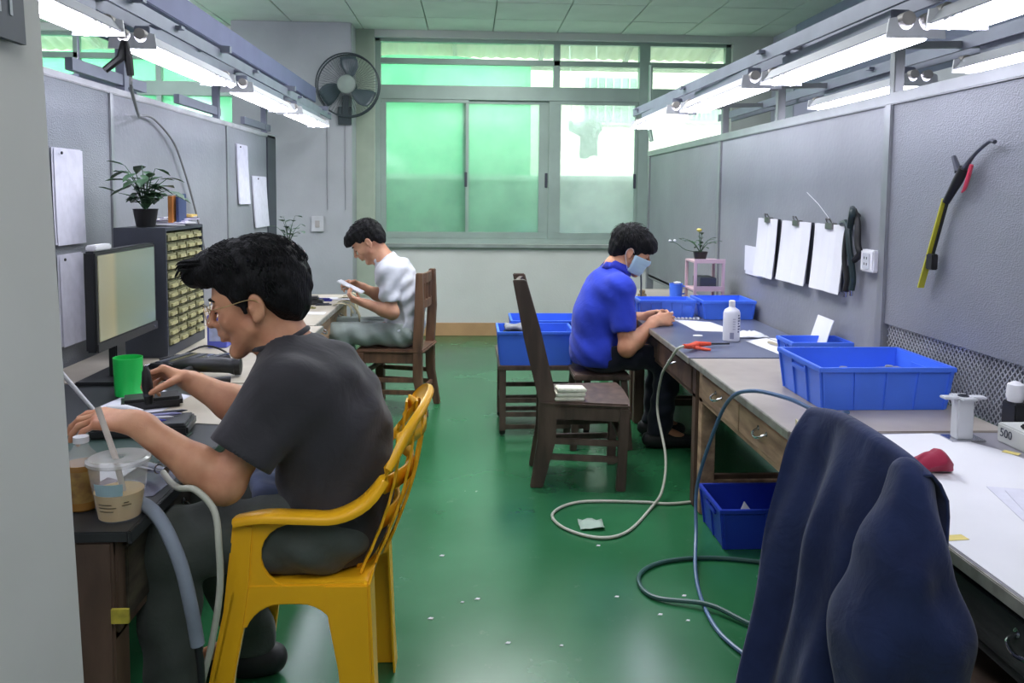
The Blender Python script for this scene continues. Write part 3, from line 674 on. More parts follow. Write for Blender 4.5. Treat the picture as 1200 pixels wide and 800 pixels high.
# ================================================================== RIGHT DESK OBJECTS
def sheet(name, pts, z, label, cat='paper', m=m_paper, th=.0012, curl=0):
    g = MB(); g.prism([(p[0], p[1]) for p in pts], th, Matrix.Translation((0, 0, z))); return one(name, g, m, label, cat)
sheet('paper_cover', [(1.10, 2.26), (1.36, 2.275), (1.425, 2.19), (1.46, 2.12), (1.53, 1.80), (1.56, 1.0), (.965, 1.0), (.962, 1.62), (1.0, 1.85)], .6605, 'large white paper covering the nearest right desk')
for k, (x, y, s) in enumerate(((1.155, 2.262, .05), (.985, 1.555, .055), (1.475, 2.09, .04))):
    g = MB(); g.box(-s/2, s/2, -.012, .012, 0, .001); o = one('masking_tape', g, mat('pale_yellow_tape', (224, 206, 120), .6, var=.08), 'yellow tape piece holding the white desk paper, '+('at its far corner by the jacket', 'at the desk edge right of the jacket', 'beside the pale box')[k], 'tape')
    o.location = (x, y, .662); o.rotation_euler = (0, 0, (.0, .1, -.9)[k])
for k, (x, y, r) in enumerate(((1.36, 1.70, -.25), (1.375, 1.66, -.32))):
    g = MB(); g.box(-.15, .15, -.105, .105, 0, .001); o = one('loose_sheet', g, m_paper2, ('upper' if k else 'lower')+' of two thin sheets lying on the white desk paper', 'paper'); o.location = (x, y, .6622+.0014*k); o.rotation_euler = (0, 0, r)
# white bracket stand
bs = thing('bracket_stand', (1.415, 2.22, .6615), 'white metal stand with cross-shaped top plate and a hole', 'stand')
m_wmetal = mat('white_metal', (206, 208, 212), .4, metal=.2, var=.04)
g = MB(); g.box(-.045, .055, -.032, .032, 0, .004); g.build('base_plate', m_chrome, bs, bevel=.001)
g = MB(); g.box(-.024, .024, -.018, .018, .004, .118); g.build('column', m_wmetal, bs, bevel=.003)
g = MB(); g.prism([(-.062, -.016), (-.022, -.016), (-.022, -.036), (.022, -.036), (.022, -.016), (.062, -.016), (.062, .016), (.022, .016), (.022, .036), (-.022, .036), (-.022, .016), (-.062, .016)], .007, Matrix.Translation((0, 0, .118))); g.build('top_plate', m_wmetal, bs, bevel=.002)
g = MB(); g.lathe([(.006, .1252), (.015, .1252), (.015, .128), (.011, .128)], (0, 0, 0), 20, cap=False); g.lathe([(.011, .1255), (.001, .1255)], (0, 0, 0), 16); g.build('hole_ring', m_dkgrey, bs)
# red work glove / cloth
rows = []
for i in range(9):
    u = i/8; rr_ = .010+.022*math.sin(PI*min(1, .12+u*.86))*(1.25 if i > 4 else .8)
    rows.append([(1.12+.10*u, 1.945+rr_*1.2*math.cos(a)+.005*math.sin(3*a+u*5), .663+rr_*.95+rr_*.9*math.sin(a)+.004*math.sin(5*a+u*7)) for a in [2*PI*k/16 for k in range(16)]])
g = MB().grid(rows, closed=True); g.f.append(tuple(range(16))); g.f.append(tuple(8*16+k for k in range(16))[::-1])
one('red_pouch', g, cloth_mat('dark_red_cloth', (150, 38, 66)), 'crumpled dark red cloth pouch on the white desk paper', 'cloth', smooth=True, sub=1)
# pale box with print, black gadgets at the right edge
bx_ = thing('instrument_box', (1.56, 2.12, .6605), 'pale grey box with printed marks at the right edge of the photo', 'box')
g = MB(); g.box(-.05, .05, -.12, .085, 0, .055); g.build('body', mat('pale_box', (196, 198, 194), .6, var=.04), bx_, bevel=.004)
text_mesh('500', .035, m_dkgrey, frameM((-.0508, .045, .030), (0, -1, 0), (0, 0, 1)), 'lettering', bx_)
g = MB(); g.box(-.03, .04, -.11, .02, .055, .068); g.build('lid_pad', m_black, bx_, bevel=.004)
g = MB(); g.box(-.02, .04, -.045, .045, 0, .12)
o = one('black_meter', g, m_darkplastic, 'black upright device behind the pale box at the right edge', 'device', bevel=.006); o.location = (1.58, 2.14, .735)
o.location = (1.585, 2.25, .6605); o.scale = (.7, .7, .85)
g = MB(); g.lathe([(.02, 0), (.024, .02), (.022, .05), (.008, .058)], (1.59, 2.25, .7635), 20)
one('white_jar', g, m_paper, 'white rounded jar on top of the black device at the right edge', 'jar', smooth=True)
g = MB(); g.tube([(1.50, 2.02, .668), (1.55, 1.93, .668)], .010, 10); one('black_stick', g, m_black, 'short black rod on the paper beside the pale box', 'rod', smooth=True)
# white bottle with printed label
bt = thing('spray_bottle', (1.255, 3.80, .66), 'white plastic bottle with dark printed lettering on the right desk', 'bottle')
g = MB(); g.lathe([(.036, 0), (.040, .004), (.040, .135), (.034, .150), (.016, .162), (.014, .168)], (0, 0, 0), 28); g.build('body', mat('bottle_white', (214, 214, 222), .35, var=.03), bt, smooth=True)
g = MB(); g.lathe([(.015, .166), (.015, .192), (.012, .195)], (0, 0, 0), 20); g.build('cap', m_paper, bt, smooth=True)
for j in range(7):
    g = MB(); 
    a0 = math.radians(-62); zz = .045+j*.013
    rws = [[(.0405*math.cos(a0+k*.13), .0405*math.sin(a0+k*.13), z2) for k in range(3+(j*7) % 3)] for z2 in (zz, zz+.007)]
    g.grid(rws); g.build('print_mark', mat('print_ink', (70, 74, 110), .6), bt)
g = MB(); g.grid([[(.0405*math.cos(math.radians(-118)+k*.12), .0405*math.sin(math.radians(-118)+k*.12), z2) for k in range(5)] for z2 in (.015, .045)]); g.build('label_block', mat('label_grey', (150, 152, 176), .6), bt)
for k in range(5):
    a = math.radians(-100); g = MB(); zz = .06+k*.012
    g.grid([[(.0406*math.cos(a+q*.11), .0406*math.sin(a+q*.11), z2) for q in range(4)] for z2 in (zz, zz+.003)]); g.build('print_mark', MATS['label_grey'], bt)
# papers and scraps
sheet('paper_sheet', [(1.14, 4.44), (1.32, 4.36), (1.37, 4.03), (1.16, 4.07)], .6612, 'white printed sheet in front of the masked worker', m=m_paper2)
for i in range(9):
    g = MB(); g.box(1.10+.022*i, 1.112+.022*i, 4.455, 4.475, .6605, .6705)
    one('small_part', g, m_paper, 'tiny pale part in a row at the foot of the blue tray', 'part', 'tiny parts lined up before the blue tray')
g = MB(); g.lathe([(.016, 0), (.018, .002), (.016, .004)], (0, 0, 0), 20); o = one('white_disc', g, m_paper, 'small white oval label on the blue-grey desk top', 'label', smooth=True); o.location = (1.13, 3.93, .6602); o.scale = (1.4, 1, 1)
random.seed(3)
rows = [[(1.32+.016*i, 3.86+.02*j, .664+.024*abs(math.sin(i*1.3+j*.9))*math.sin(PI*i/9)*math.sin(PI*j/7)+.004*random.random()) for i in range(10)] for j in range(8)]
one('crumpled_film', MB().grid(rows), mat('white_film', (226, 228, 236), .35, var=.05), 'crumpled white plastic film beside the white bottle', 'film', solid=.004, smooth=True)
sheet('paper_sheet', [(1.32, 3.78), (1.45, 3.86), (1.49, 3.60), (1.36, 3.46)], .6612, 'white sheet hanging over the grey desk between bottle and crate')
sheet('paper_sheet', [(1.46, 3.86), (1.60, 3.80), (1.55, 3.55), (1.50, 3.60)], .6618, 'small white sheet at the foot of the partition near the small tray')
g = MB(); g.bar((1.40, 3.70, .672), (1.46, 3.52, .672), .014, .010); one('wooden_stick', g, mat('pale_wood', (196, 184, 158), .6), 'pale flat stick lying across the white sheets', 'stick', bevel=.002)
g = MB(); g.box(0, .004, -.09, .09, 0, .165)
o = one('leaning_card', g, m_paper, 'white card leaning upright on the partition above the small tray', 'card', bevel=.001); o.location = (1.53, 3.50, .6618); o.rotation_euler = (0, .30, -.05)
g = MB(); g.box(1.56, 1.60, 3.40, 3.46, .66, .70); one('tape_roll', g, m_dkgrey, 'small dark block at the partition foot', 'block', bevel=.006)
# orange air nozzle + hose
m_orange = mat('orange_plastic', (232, 84, 52), .4, var=.04)
nz = thing('air_nozzle', (1.0, 3.55, .66), 'orange air blow nozzle lying on the desk corner with its hose', 'nozzle'); nz.location = (0, 0, 0)
g = MB(); g.tube([(.945, 3.50, .690), (.985, 3.54, .682), (1.03, 3.60, .680)], [.010, .013, .015], 10, smooth=3); g.tube([(1.03, 3.60, .680), (1.10, 3.62, .678)], [.014, .008], 10); g.build('body', m_orange, nz, smooth=True)
g = MB(); g.tube([(1.0, 3.555, .676), (1.05, 3.545, .668), (1.075, 3.53, .668)], [.008, .007, .005], 8, smooth=3); g.build('trigger', m_orange, nz, smooth=True)
g = MB(); g.tube([(1.10, 3.62, .678), (1.20, 3.66, .672)], .0045, 8); g.build('tip', m_darkplastic, nz, smooth=True)
m_hose_c = mat('cream_hose', (188, 190, 176), .4, var=.05)
m_hose_b = mat('blue_grey_hose', (84, 112, 150), .35, var=.06)
g = MB(); g.tube([(.945, 3.50, .690), (.915, 3.50, .675), (.898, 3.58, .60), (.90, 3.72, .50), (.90, 3.78, .33), (.90, 3.60, .16), (.86, 3.48, .05), (.79, 3.38, .009), (.635, 3.13, .008), (.506, 3.077, .008), (.382, 3.178, .008), (.356, 3.328, .008), (.488, 3.449, .008), (.752, 3.442, .008), (.90, 3.42, .008), (1.2, 3.5, .008)], .0062, 8, smooth=8)
one('air_hose', g, m_hose_c, 'thin cream air hose looping from the orange nozzle onto the floor', 'hose', smooth=True)
g = MB(); g.tube([(1.20, 2.47, .672), (1.10, 2.42, .680), (1.0, 2.46, .72), (.93, 2.60, .71), (.915, 2.78, .63), (.90, 2.92, .45), (.89, 3.05, .22), (.87, 2.98, .07), (.80, 2.72, .012), (.770, 2.45, .009), (.80, 2.28, .009), (.9, 2.1, .009)], .0068, 8, smooth=8)
one('air_hose', g, m_hose_b, 'blue-grey air hose arching from the large crate down to the floor', 'hose', smooth=True)
g = MB(); g.tube([(1.3, 2.75, .009), (1.101, 2.837, .009), (.892, 2.886, .009), (.70, 2.85, .009), (.60, 2.74, .009), (.62, 2.60, .009), (.784, 2.522, .02), (.897, 2.398, .012), (1.1, 2.2, .012)], .008, 8, smooth=8)
one('air_hose', g, mat('dark_green_hose', (56, 96, 92), .4), 'dark green hose loop lying on the floor near the jacket', 'hose', smooth=True)

# things on the right partition
def clipboard(y0, y1, z0, z1, label, dy=0, board=True, tilt=0, n=3):
    t = thing('clipboard', (PXR-.006, (y0+y1)/2, z1), label, 'clipboard', 'clipboards on the right partition')
    w_ = (y1-y0)/2; h = z1-z0
    g = MB(); g.box(-.004, -.001, -w_*.96, w_*.96, -h+.01, .0); g.build('board', m_dkgrey, t, bevel=.001)
    for k in range(n):
        g = MB(); off = .004*k
        rws = [[(-.006-.004*(n-k)-.012*(i/6)**2*(n-k)/n-.004*math.sin(q*2.2+k), -w_+2*w_*q/4+dy*i/6+off, -i/6*(h-.006*k)) for q in range(5)] for i in range(7)]
        g.grid(rws); g.build('sheet', m_paper, t, solid=.001)
    g = MB(); g.box(-.026, -.002, -.035, .035, -.022, .006); g.tube([(-.02, -.022, .004), (-.03, -.018, .026), (-.024, -.006, .018)], .003, 6, smooth=3); g.tube([(-.02, .022, .004), (-.03, .018, .026), (-.024, .006, .018)], .003, 6, smooth=3)
    g.build('clip', mat('clip_metal', (140, 138, 136), .3, metal=.8), t, bevel=.002)
    return t
t = thing('note_pad', (PXR-.004, 4.54, 1.066), 'small white note pad, leftmost paper on the right partition', 'paper')
for k in range(2):
    g = MB(); g.box(-.004-.003*k, -.002-.003*k, -.15+.02*k, .15+.01*k, -.165+.02*k, 0-.0*k); g.build('sheet', m_paper, t)
clipboard(4.17, 4.45, .915, 1.235, 'narrow white clipboard with metal clip, next to the small note pad', .03)
clipboard(3.75, 4.10, .925, 1.232, 'middle white clipboard of the three on the right partition', .04)
clipboard(3.40, 3.70, .930, 1.232, 'widest white clipboard, right beside the hanging black hoses', .02)
ho = thing('coiled_hoses', (PXR-.02, 3.32, 1.3), 'bundle of dark green and black hoses hanging on the partition', 'hose'); ho.location = (0, 0, 0)
m_dkgreen = mat('dark_green_rubber', (40, 56, 58), .4)
for k, pts in enumerate(([(PXR-.02, 3.30, 1.28), (PXR-.03, 3.36, 1.22), (PXR-.035, 3.37, 1.10), (PXR-.03, 3.35, 1.0), (PXR-.03, 3.36, .955)],
        [(PXR-.03, 3.42, 1.24), (PXR-.045, 3.34, 1.24), (PXR-.045, 3.31, 1.14), (PXR-.03, 3.30, 1.02), (PXR-.03, 3.31, .965)],
        [(PXR-.025, 3.33, 1.30), (PXR-.03, 3.28, 1.25), (PXR-.035, 3.26, 1.16), (PXR-.03, 3.25, 1.12), (PXR-.03, 3.30, 1.09)],
        [(PXR-.03, 3.33, 1.305), (PXR-.05, 3.29, 1.29), (PXR-.045, 3.31, 1.25), (PXR-.035, 3.345, 1.19)])):
    g = MB(); g.tube(pts, .0135, 8, smooth=5); g.build('hose', m_dkgreen if k % 2 else m_black, ho, smooth=True)
for (y, z) in ((3.36, .955), (3.31, .965), (3.34, 1.09)):
    g = MB(); g.tube([(PXR-.03, y, z+.022), (PXR-.03, y, z-.025)], [.010, .007], 10); g.build('connector', m_chrome, ho, smooth=True)
so = thing('wall_socket', (PXR-.001, 3.19, 1.097), 'white socket box on the partition right of the black hoses', 'socket')
g = MB(); g.box(-.03, 0, -.052, .052, -.045, .045); g.build('box', m_paper, so, bevel=.006)
g = MB(); g.box(-.034, -.029, -.028, .028, -.032, .032); g.build('face', mat('socket_face', (196, 198, 204), .5), so, bevel=.002)
for z in (-.012, .012):
    for y in (-.01, .01): g = MB(); g.box(-.0352, -.034, y-.002, y+.002, z-.005, z+.005); g.build('slot', m_black, so)
g = MB(); g.tube([(PXR-.006, 3.56, 1.235), (PXR-.006, 3.72, 1.32), (PXR-.004, 3.86, 1.375)], .0016, 5); one('pale_wire', g, m_paper, 'thin pale thread running up the partition over the clipboards', 'thread')
# caulking gun + yellow ruler
cg = thing('grease_gun', (PXR-.02, 2.6, 1.4), 'black tool with red trigger hanging on the near right panel', 'tool'); cg.location = (0, 0, 0); xx = PXR-.03
g = MB(); g.tube([(xx, 2.42, 1.525), (xx, 2.45, 1.527), (xx, 2.52, 1.49), (xx, 2.58, 1.44)], [.007, .006, .006, .010], 8, smooth=4); g.build('spout', m_dkgrey, cg, smooth=True)
g = MB(); g.tube([(xx, 2.57, 1.45), (xx, 2.60, 1.41), (xx, 2.66, 1.34)], [.016, .017, .012], 10, smooth=3); g.build('grip', m_black, cg, smooth=True)
g = MB(); g.tube([(xx, 2.53, 1.46), (xx, 2.545, 1.42), (xx, 2.56, 1.385), (xx, 2.575, 1.372)], [.006, .007, .006, .003], 8, smooth=3); g.build('trigger', mat('red_plastic', (206, 62, 88), .4), cg, smooth=True)
g = MB(); g.tube([(xx, 2.63, 1.49), (xx, 2.60, 1.44)], [.008, .012], 8); g.build('cap', m_dkgrey, cg, smooth=True)
yr = thing('yellow_measuring_stick', (PXR-.02, 2.7, 1.2), 'yellow stick with a black clamp hanging below the black tool', 'ruler'); yr.location = (0, 0, 0)
g = MB(); g.bar((xx, 2.665, 1.35), (xx, 2.79, 1.035), .006, .022, up=(1, 0, 0)); g.build('stick', mat('yellow_green_stick', (196, 190, 52), .5, var=.1), yr)
g = MB(); g.bar((xx+.004, 2.655, 1.35), (xx+.004, 2.728, 1.16), .007, .008, up=(1, 0, 0)); g.build('edge', m_black, yr)
g = MB(); g.box(xx-.012, xx+.010, 2.705, 2.745, 1.105, 1.160); g.build('clamp', m_black, yr, bevel=.003)
# pink mini shelf with flower pot
ps = thing('mini_shelf', (1.44, 4.90, .66), 'small pink plastic shelf on the right desk carrying a flower pot', 'shelf')
for sx in (-1, 1):
    for sy in (-1, 1):
        g = MB(); g.box(sx*.085-.009, sx*.085+.009, sy*.10-.008, sy*.10+.008, 0, .30); g.build('post', m_pink, ps, bevel=.003)
for z in (.12, .29):
    g = MB(); g.box(-.094, .094, -.108, .108, z, z+.012); g.build('tray', m_pink, ps, bevel=.002)
    g = MB(); g.box(-.094, .094, -.112, -.104, z, z+(.07 if z > .2 else .03)-.045*(z > .2)); g.build('lip', m_pink, ps)
g = MB(); g.box(-.05, .05, -.085, .085, .133, .20); o = g.build('stored_parts', m_dkgrey, None, bevel=.004); tag(o, 'dark box with pale parts stored inside the pink mini shelf', 'box'); o.location = (1.44, 4.90, .66)
def plant(name, loc, label, pot_m, pot_r, pot_h, stems, seed, leaf_m=m_leaf, flower=False, leafsize=.03, lw=.35, spread=.5, round_=False):
    t = thing(name, loc, label, 'plant'); rnd = random.Random(seed)
    g = MB(); g.lathe([(pot_r*.75, 0), (pot_r, pot_h), (pot_r*1.05, pot_h), (pot_r*.9, pot_h*.92), (.001, pot_h*.9)], (0, 0, 0), 20, cap=False); g.build('pot', pot_m, t, smooth=True)
    for a, ln, lean in stems:
        d = Vector((math.cos(a)*lean, math.sin(a)*lean, 1)).normalized(); p0 = Vector((0, 0, pot_h*.9)); p1 = p0+d*ln*.6; p2 = p0+d*ln+Vector((math.cos(a), math.sin(a), 0))*lean*ln*.3-Vector((0, 0, lean*ln*.2))
        g = MB(); g.tube([p0, p1, p2], [.003, .0022, .0012], 5, smooth=3); st = g.build('stem', leaf_m, t, smooth=True)
        for k in range(4):
            u = .35+.65*k/3; base = p0.lerp(p1, u/.6) if u < .6 else p1.lerp(p2, (u-.6)/.4)
            b = rnd.uniform(0, 2*PI) if k < 3 else a; L_ = leafsize*rnd.uniform(.7, 1.2); ld = Vector((math.cos(b), math.sin(b), rnd.uniform(-.4, .5))).normalized(); sd = ld.cross(Vector((0, 0, 1))).normalized()
            up = sd.cross(ld); W = L_*lw
            pts = [base, base+ld*L_*.35+sd*W+up*.003, base+ld*L_*.7+sd*W*.7, base+ld*L_-up*L_*.15, base+ld*L_*.7-sd*W*.7, base+ld*L_*.35-sd*W+up*.003, base+ld*L_*.5-up*L_*.05]
            g = MB(); g.add(pts, [(0, 1, 6), (1, 2, 6), (2, 3, 6), (3, 4, 6), (4, 5, 6), (5, 0, 6)]); g.build('leaf', leaf_m, st, smooth=True)
    return t
fp = plant('flower_pot', (1.41, 4.90, .963), 'flower pot with a yellow bloom on the pink mini shelf', m_black, .045, .05, [(0.3, .12, .6), (2.9, .12, .7), (1.5, .10, .3), (-.6, .12, .8), (3.4, .14, .9), (1.2, .13, .2), (4.5, .1, .4)], 4, leafsize=.035)
g = MB(); g.lathe([(.002, 0), (.014, .006), (.018, .014), (.012, .020), (.002, .022)], (-.01, 0, .17), 10); g.build('flower', mat('yellow_flower', (226, 206, 96), .6), fp, smooth=True)
g = MB(); g.tube([(0, 0, .045), (-.005, 0, .10), (-.01, 0, .17)], .002, 5); g.build('flower_stem', m_leaf, fp)
for k, (dx, dz) in enumerate(((-.19, .11), (-.16, .112))):
    g = MB(); g.lathe([(.002, 0), (.010, .004), (.008, .010), (.001, .012)], (dx, 0, dz), 8); g.build('bud', m_paper, fp, smooth=True)
g = MB(); g.tube([(0, 0, .045), (-.09, 0, .06), (-.15, 0, .10), (-.19, 0, .11)], .002, 5, smooth=3); g.build('flower_stem', m_leaf, fp)
# blue mug and clutter at the far end
mg = thing('blue_mug', (1.29, 5.0, .66), 'blue plastic mug on the far right desk beside the pink shelf', 'mug')
g = MB(); g.lathe([(.034, .055), (.038, .058), (.042, .145), (.039, .145), (.036, .064), (.001, .062)], (0, 0, 0), 24, cap=False); g.build('cup', m_blue, mg, smooth=True)
g = MB(); g.tube([(.04, 0, .13), (.065, 0, .12), (.062, 0, .085), (.039, 0, .08)], .005, 8, smooth=4); g.build('handle', m_blue, mg, smooth=True)
g = MB(); g.lathe([(.05, 0), (.055, .01), (.03, .05), (.034, .056)], (0, 0, 0), 20); g.build('foot', m_darkplastic, mg, smooth=True)
g = MB(); g.lathe([(.02, .140), (.024, .152), (.01, .156)], (.008, 0, 0), 12); g.build('filling', m_paper, mg, smooth=True)
rnd = random.Random(11)
for k, (x, y, sx, sy, sz, mm, lb) in enumerate(((1.18, 4.98, .05, .05, .045, m_darkplastic, 'black small tin beside the blue mug'), (1.08, 5.0, .05, .06, .03, m_chrome, 'shiny metal block among the tools at the far right desk'), (1.22, 4.86, .09, .02, .02, m_black, 'black file lying before the blue mug'),
        (1.02, 5.15, .06, .05, .05, m_dkgrey, 'dark grey clamp at the far right desk corner'), (1.12, 5.20, .045, .045, .08, mat('amber_jar', (150, 130, 96), .3), 'small amber jar at the far right desk'), (1.05, 4.84, .08, .03, .02, m_holder, 'beige small tool rest near the masked worker'))):
    g = MB(); g.box(-sx/2, sx/2, -sy/2, sy/2, 0, sz*.7); g.box(-sx*.35, sx*.35, -sy*.35, sy*.35, sz*.7, sz)
    o = one('desk_tool', g, mm, lb, 'tool', bevel=.005); o.location = (x, y, .6605); o.rotation_euler = (0, 0, rnd.uniform(0, 1.5))
for k in range(9):
    a = rnd.uniform(0, 3); x = rnd.uniform(1.0, 1.2); y = rnd.uniform(4.80, 5.05)
    g = MB(); g.tube([(-.06, 0, .008), (.06, 0, .008)], [.005, .003], 8); o = one('hand_file', g, m_chrome if k % 2 else m_dkgrey, 'thin metal hand file in the clutter behind the blue tray', 'tool', 'files cluttered behind the blue tray', smooth=True); o.location = (x, y, .6605+.004*(k % 3)); o.rotation_euler = (0, 0, a)
g = MB(); g.tube([(1.08, 5.05, .66), (1.08, 5.05, .80), (1.07, 5.04, .90)], .006, 8, smooth=3); g.lathe([(.03, 0), (.03, .012), (.01, .02)], (1.08, 5.05, .6602), 16)
one('pipe_stand', g, m_dkgrey, 'thin dark upright rod stand behind the masked worker face', 'stand', smooth=True)
sheet('white_cloth', [(.955, 5.93), (1.10, 5.9), (1.12, 4.95), (1.0, 4.80), (.955, 4.80)], .6605, 'white cloth strip along the edge of the farthest right desk', 'cloth')

# ================================================================== LEFT SIDE OBJECTS
mo = thing('monitor', (-1.27, 3.04, .66), 'black flat monitor with a dim beige-green screen on the left desk', 'monitor'); mo.location = (0, 0, 0)
g = MB(); g.box(-1.30, -1.262, 2.785, 3.31, .80, 1.145); g.build('housing', m_darkplastic, mo, bevel=.006)
def screen_mat():
    m = bpy.data.materials.new('screen'); m.use_nodes = True; nt = m.node_tree; N = nt.nodes; L = nt.links; b = N['Principled BSDF']
    tc = N.new('ShaderNodeTexCoord'); sp = N.new('ShaderNodeSeparateXYZ'); L.new(tc.outputs['Generated'], sp.inputs[0])
    r = N.new('ShaderNodeValToRGB'); e = r.color_ramp.elements; e[0].position = 0; e[1].position = 1
    e[0].color = (*lin((150, 148, 124)), 1); e[1].color = (*lin((118, 136, 126)), 1)
    q = r.color_ramp.elements.new(.22); q.color = (*lin((156, 150, 118)), 1); q = r.color_ramp.elements.new(.30); q.color = (*lin((124, 134, 112)), 1)
    L.new(sp.outputs[1], r.inputs[0]); L.new(r.outputs[0], b.inputs['Base Color']); L.new(r.outputs[0], b.inputs['Emission Color']); b.inputs['Emission Strength'].default_value = .22
    b.inputs['Roughness'].default_value = .18; return m
g = MB(); g.box(-1.263, -1.259, 2.805, 3.29, .835, 1.130); g.build('screen', screen_mat(), mo)
g = MB(); g.box(-1.262, -1.257, 2.785, 3.31, .80, .832); g.build('lower_bezel', m_darkplastic, mo, bevel=.002)
g = MB(); g.box(-1.32, -1.29, 3.0, 3.08, .67, .95); g.build('neck', m_darkplastic, mo, bevel=.004)
g = MB(); g.box(-1.40, -1.16, 2.90, 3.18, .6605, .672); g.build('foot', m_darkplastic, mo, bevel=.005)
g = MB(); g.tube([(-1.256, 3.27, .815), (-1.253, 3.27, .815)], .004, 8); g.build('power_light', m_chrome, mo)
# drawer cabinet
cb = thing('parts_cabinet', (-1.4, 3.62, .66), 'grey cabinet with many small cream drawers beside the monitor', 'cabinet'); cb.location = (0, 0, 0)
CX = -1.25; g = MB()
g.box(-1.46, CX, 3.39, 3.405, .6605, 1.20); g.box(-1.46, CX, 3.845, 3.86, .6605, 1.20); g.box(-1.46, CX, 3.405, 3.845, 1.185, 1.199); g.box(-1.46, CX, 3.405, 3.845, .6607, .705); g.box(-1.461, -1.445, 3.405, 3.845, .67, 1.19)
g.build('body', m_dkgrey, cb, bevel=.002)
m_drw = mat('cream_drawer', (140, 138, 104), .5, var=.1, scale=30); m_lbl = mat('drawer_label', (186, 180, 132), .6, var=.15, scale=60); m_lip = mat('drawer_gap', (60, 60, 50), .6)
nr, nc = 12, 4; hh = (1.182-.708)/nr; ww = (3.842-3.408)/nc
gb = MB(); gb.box(-.18, -.006, -ww/2+.004, ww/2-.004, .003, hh-.006); gb.box(-.004, .006, -ww/2+.006, ww/2-.006, .002, hh-.012)
d0 = gb.build('drawer', m_drw, cb); g = MB(); g.box(.006, .014, -ww/2+.022, ww/2-.022, .004, .017); l0 = g.build('label_holder', m_lbl, d0)
for r_ in range(nr):
    for c_ in range(nc):
        if (r_, c_) == (0, 0): d, l = d0, l0
        else:
            d = d0.copy(); COL.objects.link(d); l = l0.copy(); COL.objects.link(l); l.parent = d; d.parent = cb
        d.location = (CX-.006+random.uniform(-.002, .004), 3.408+ww*(c_+.5), .708+hh*r_)
# on the cabinet
pp = plant('potted_plant', (-1.37, 3.50, 1.2005), 'leafy green plant in a black pot on top of the drawer cabinet', m_black, .050, .075,
    [(3.0, .19, .35), (2.6, .15, .5), (.2, .17, .45), (-.4, .14, .8), (.6, .15, .3), (1.6, .16, .2), (4.4, .17, .25), (3.5, .12, .8), (0, .12, .9), (5.3, .16, .4), (2.2, .2, .15), (.9, .19, .2), (3.2, .21, .3), (4.9, .14, .15), (1.2, .13, .5), (3.9, .15, .4)], 9, leafsize=.085, lw=.26)
g = MB(); g.box(-.01, .01, -.045, .045, 0, .13); o = one('orange_book', g, mat('orange_cover', (214, 140, 72), .6, var=.1), 'small orange book standing behind the plant on the cabinet', 'book', bevel=.002); o.location = (-1.31, 3.66, 1.2005)
g = MB(); g.box(-.006, .006, -.05, .05, 0, .14); o = one('blue_book', g, mat('navy_cover', (60, 74, 120), .6), 'thin navy book beside the orange book on the cabinet', 'book', bevel=.002); o.location = (-1.285, 3.68, 1.2005)
rnd = random.Random(5)
for k in range(7):
    g = MB(); g.box(-.07, .07, -.05, .05, 0, .006); o = one('paper_packet', g, (m_paper, mat('lilac_paper', (196, 190, 214), .7, var=.1, scale=30))[k % 2], 'pale paper packet in the pile on top of the drawer cabinet', 'paper', 'paper packets piled on the cabinet', bevel=.001)
    o.location = (-1.34+rnd.uniform(-.02, .03), 3.62+.03*k+rnd.uniform(-.01, .01), 1.202+.0065*k*.7); o.rotation_euler = (0, rnd.uniform(-.04, .04), rnd.uniform(-.5, .5)); 
g = MB(); g.box(-.05, .05, -.04, .04, 0, .012); o = one('yellow_box', g, mat('yellow_card', (222, 190, 110), .6), 'flat yellow box at the far end of the cabinet top', 'box', bevel=.002); o.location = (-1.31, 3.78, 1.235)
g = MB(); g.box(-.018, .018, -.07, .05, 0, .02); o = one('white_packet', g, m_paper, 'white packet lying on the upper left corner of the monitor', 'packet', bevel=.004); o.location = (-1.281, 2.87, 1.1455)

# papers on the left partition
def wallsheet(y0, y1, z0, z1, label, n=2, dy=.0):
    t = thing('wall_paper_sheet', (PXL+.002, (y0+y1)/2, z1), label, 'paper')
    for k in range(n):
        w_ = (y1-y0)/2; h = z1-z0
        g = MB(); g.grid([[(.003+.003*k+.006*(i/5)**2+.002*math.sin(q*2+k), -w_+2*w_*q/4+dy*i/5+.01*k, -i/5*h-.004*k) for q in range(5)] for i in range(6)]); g.build('sheet', m_paper2, t, solid=.001)
    g = MB(); g.lathe([(.006, 0), (.006, .004), (.002, .006)], (0, 0, 0), 8, frameM((.014, -.06, -.02), (0, 1, 0), (0, 0, 1))); g.build('pin', m_black, t)
    return t
wallsheet(3.19, 3.42, 1.14, 1.515, 'white printed sheet pinned high on the left partition by the column')
wallsheet(3.21, 3.40, .74, 1.10, 'lilac-white sheet pinned below the first one, left of the monitor')
wallsheet(5.63, 5.90, 1.27, 1.68, 'long white sheet on the far left partition, higher one', dy=.04)
wallsheet(6.02, 6.42, 1.09, 1.47, 'torn white sheet on the far left partition, lower one at its end', dy=.06)
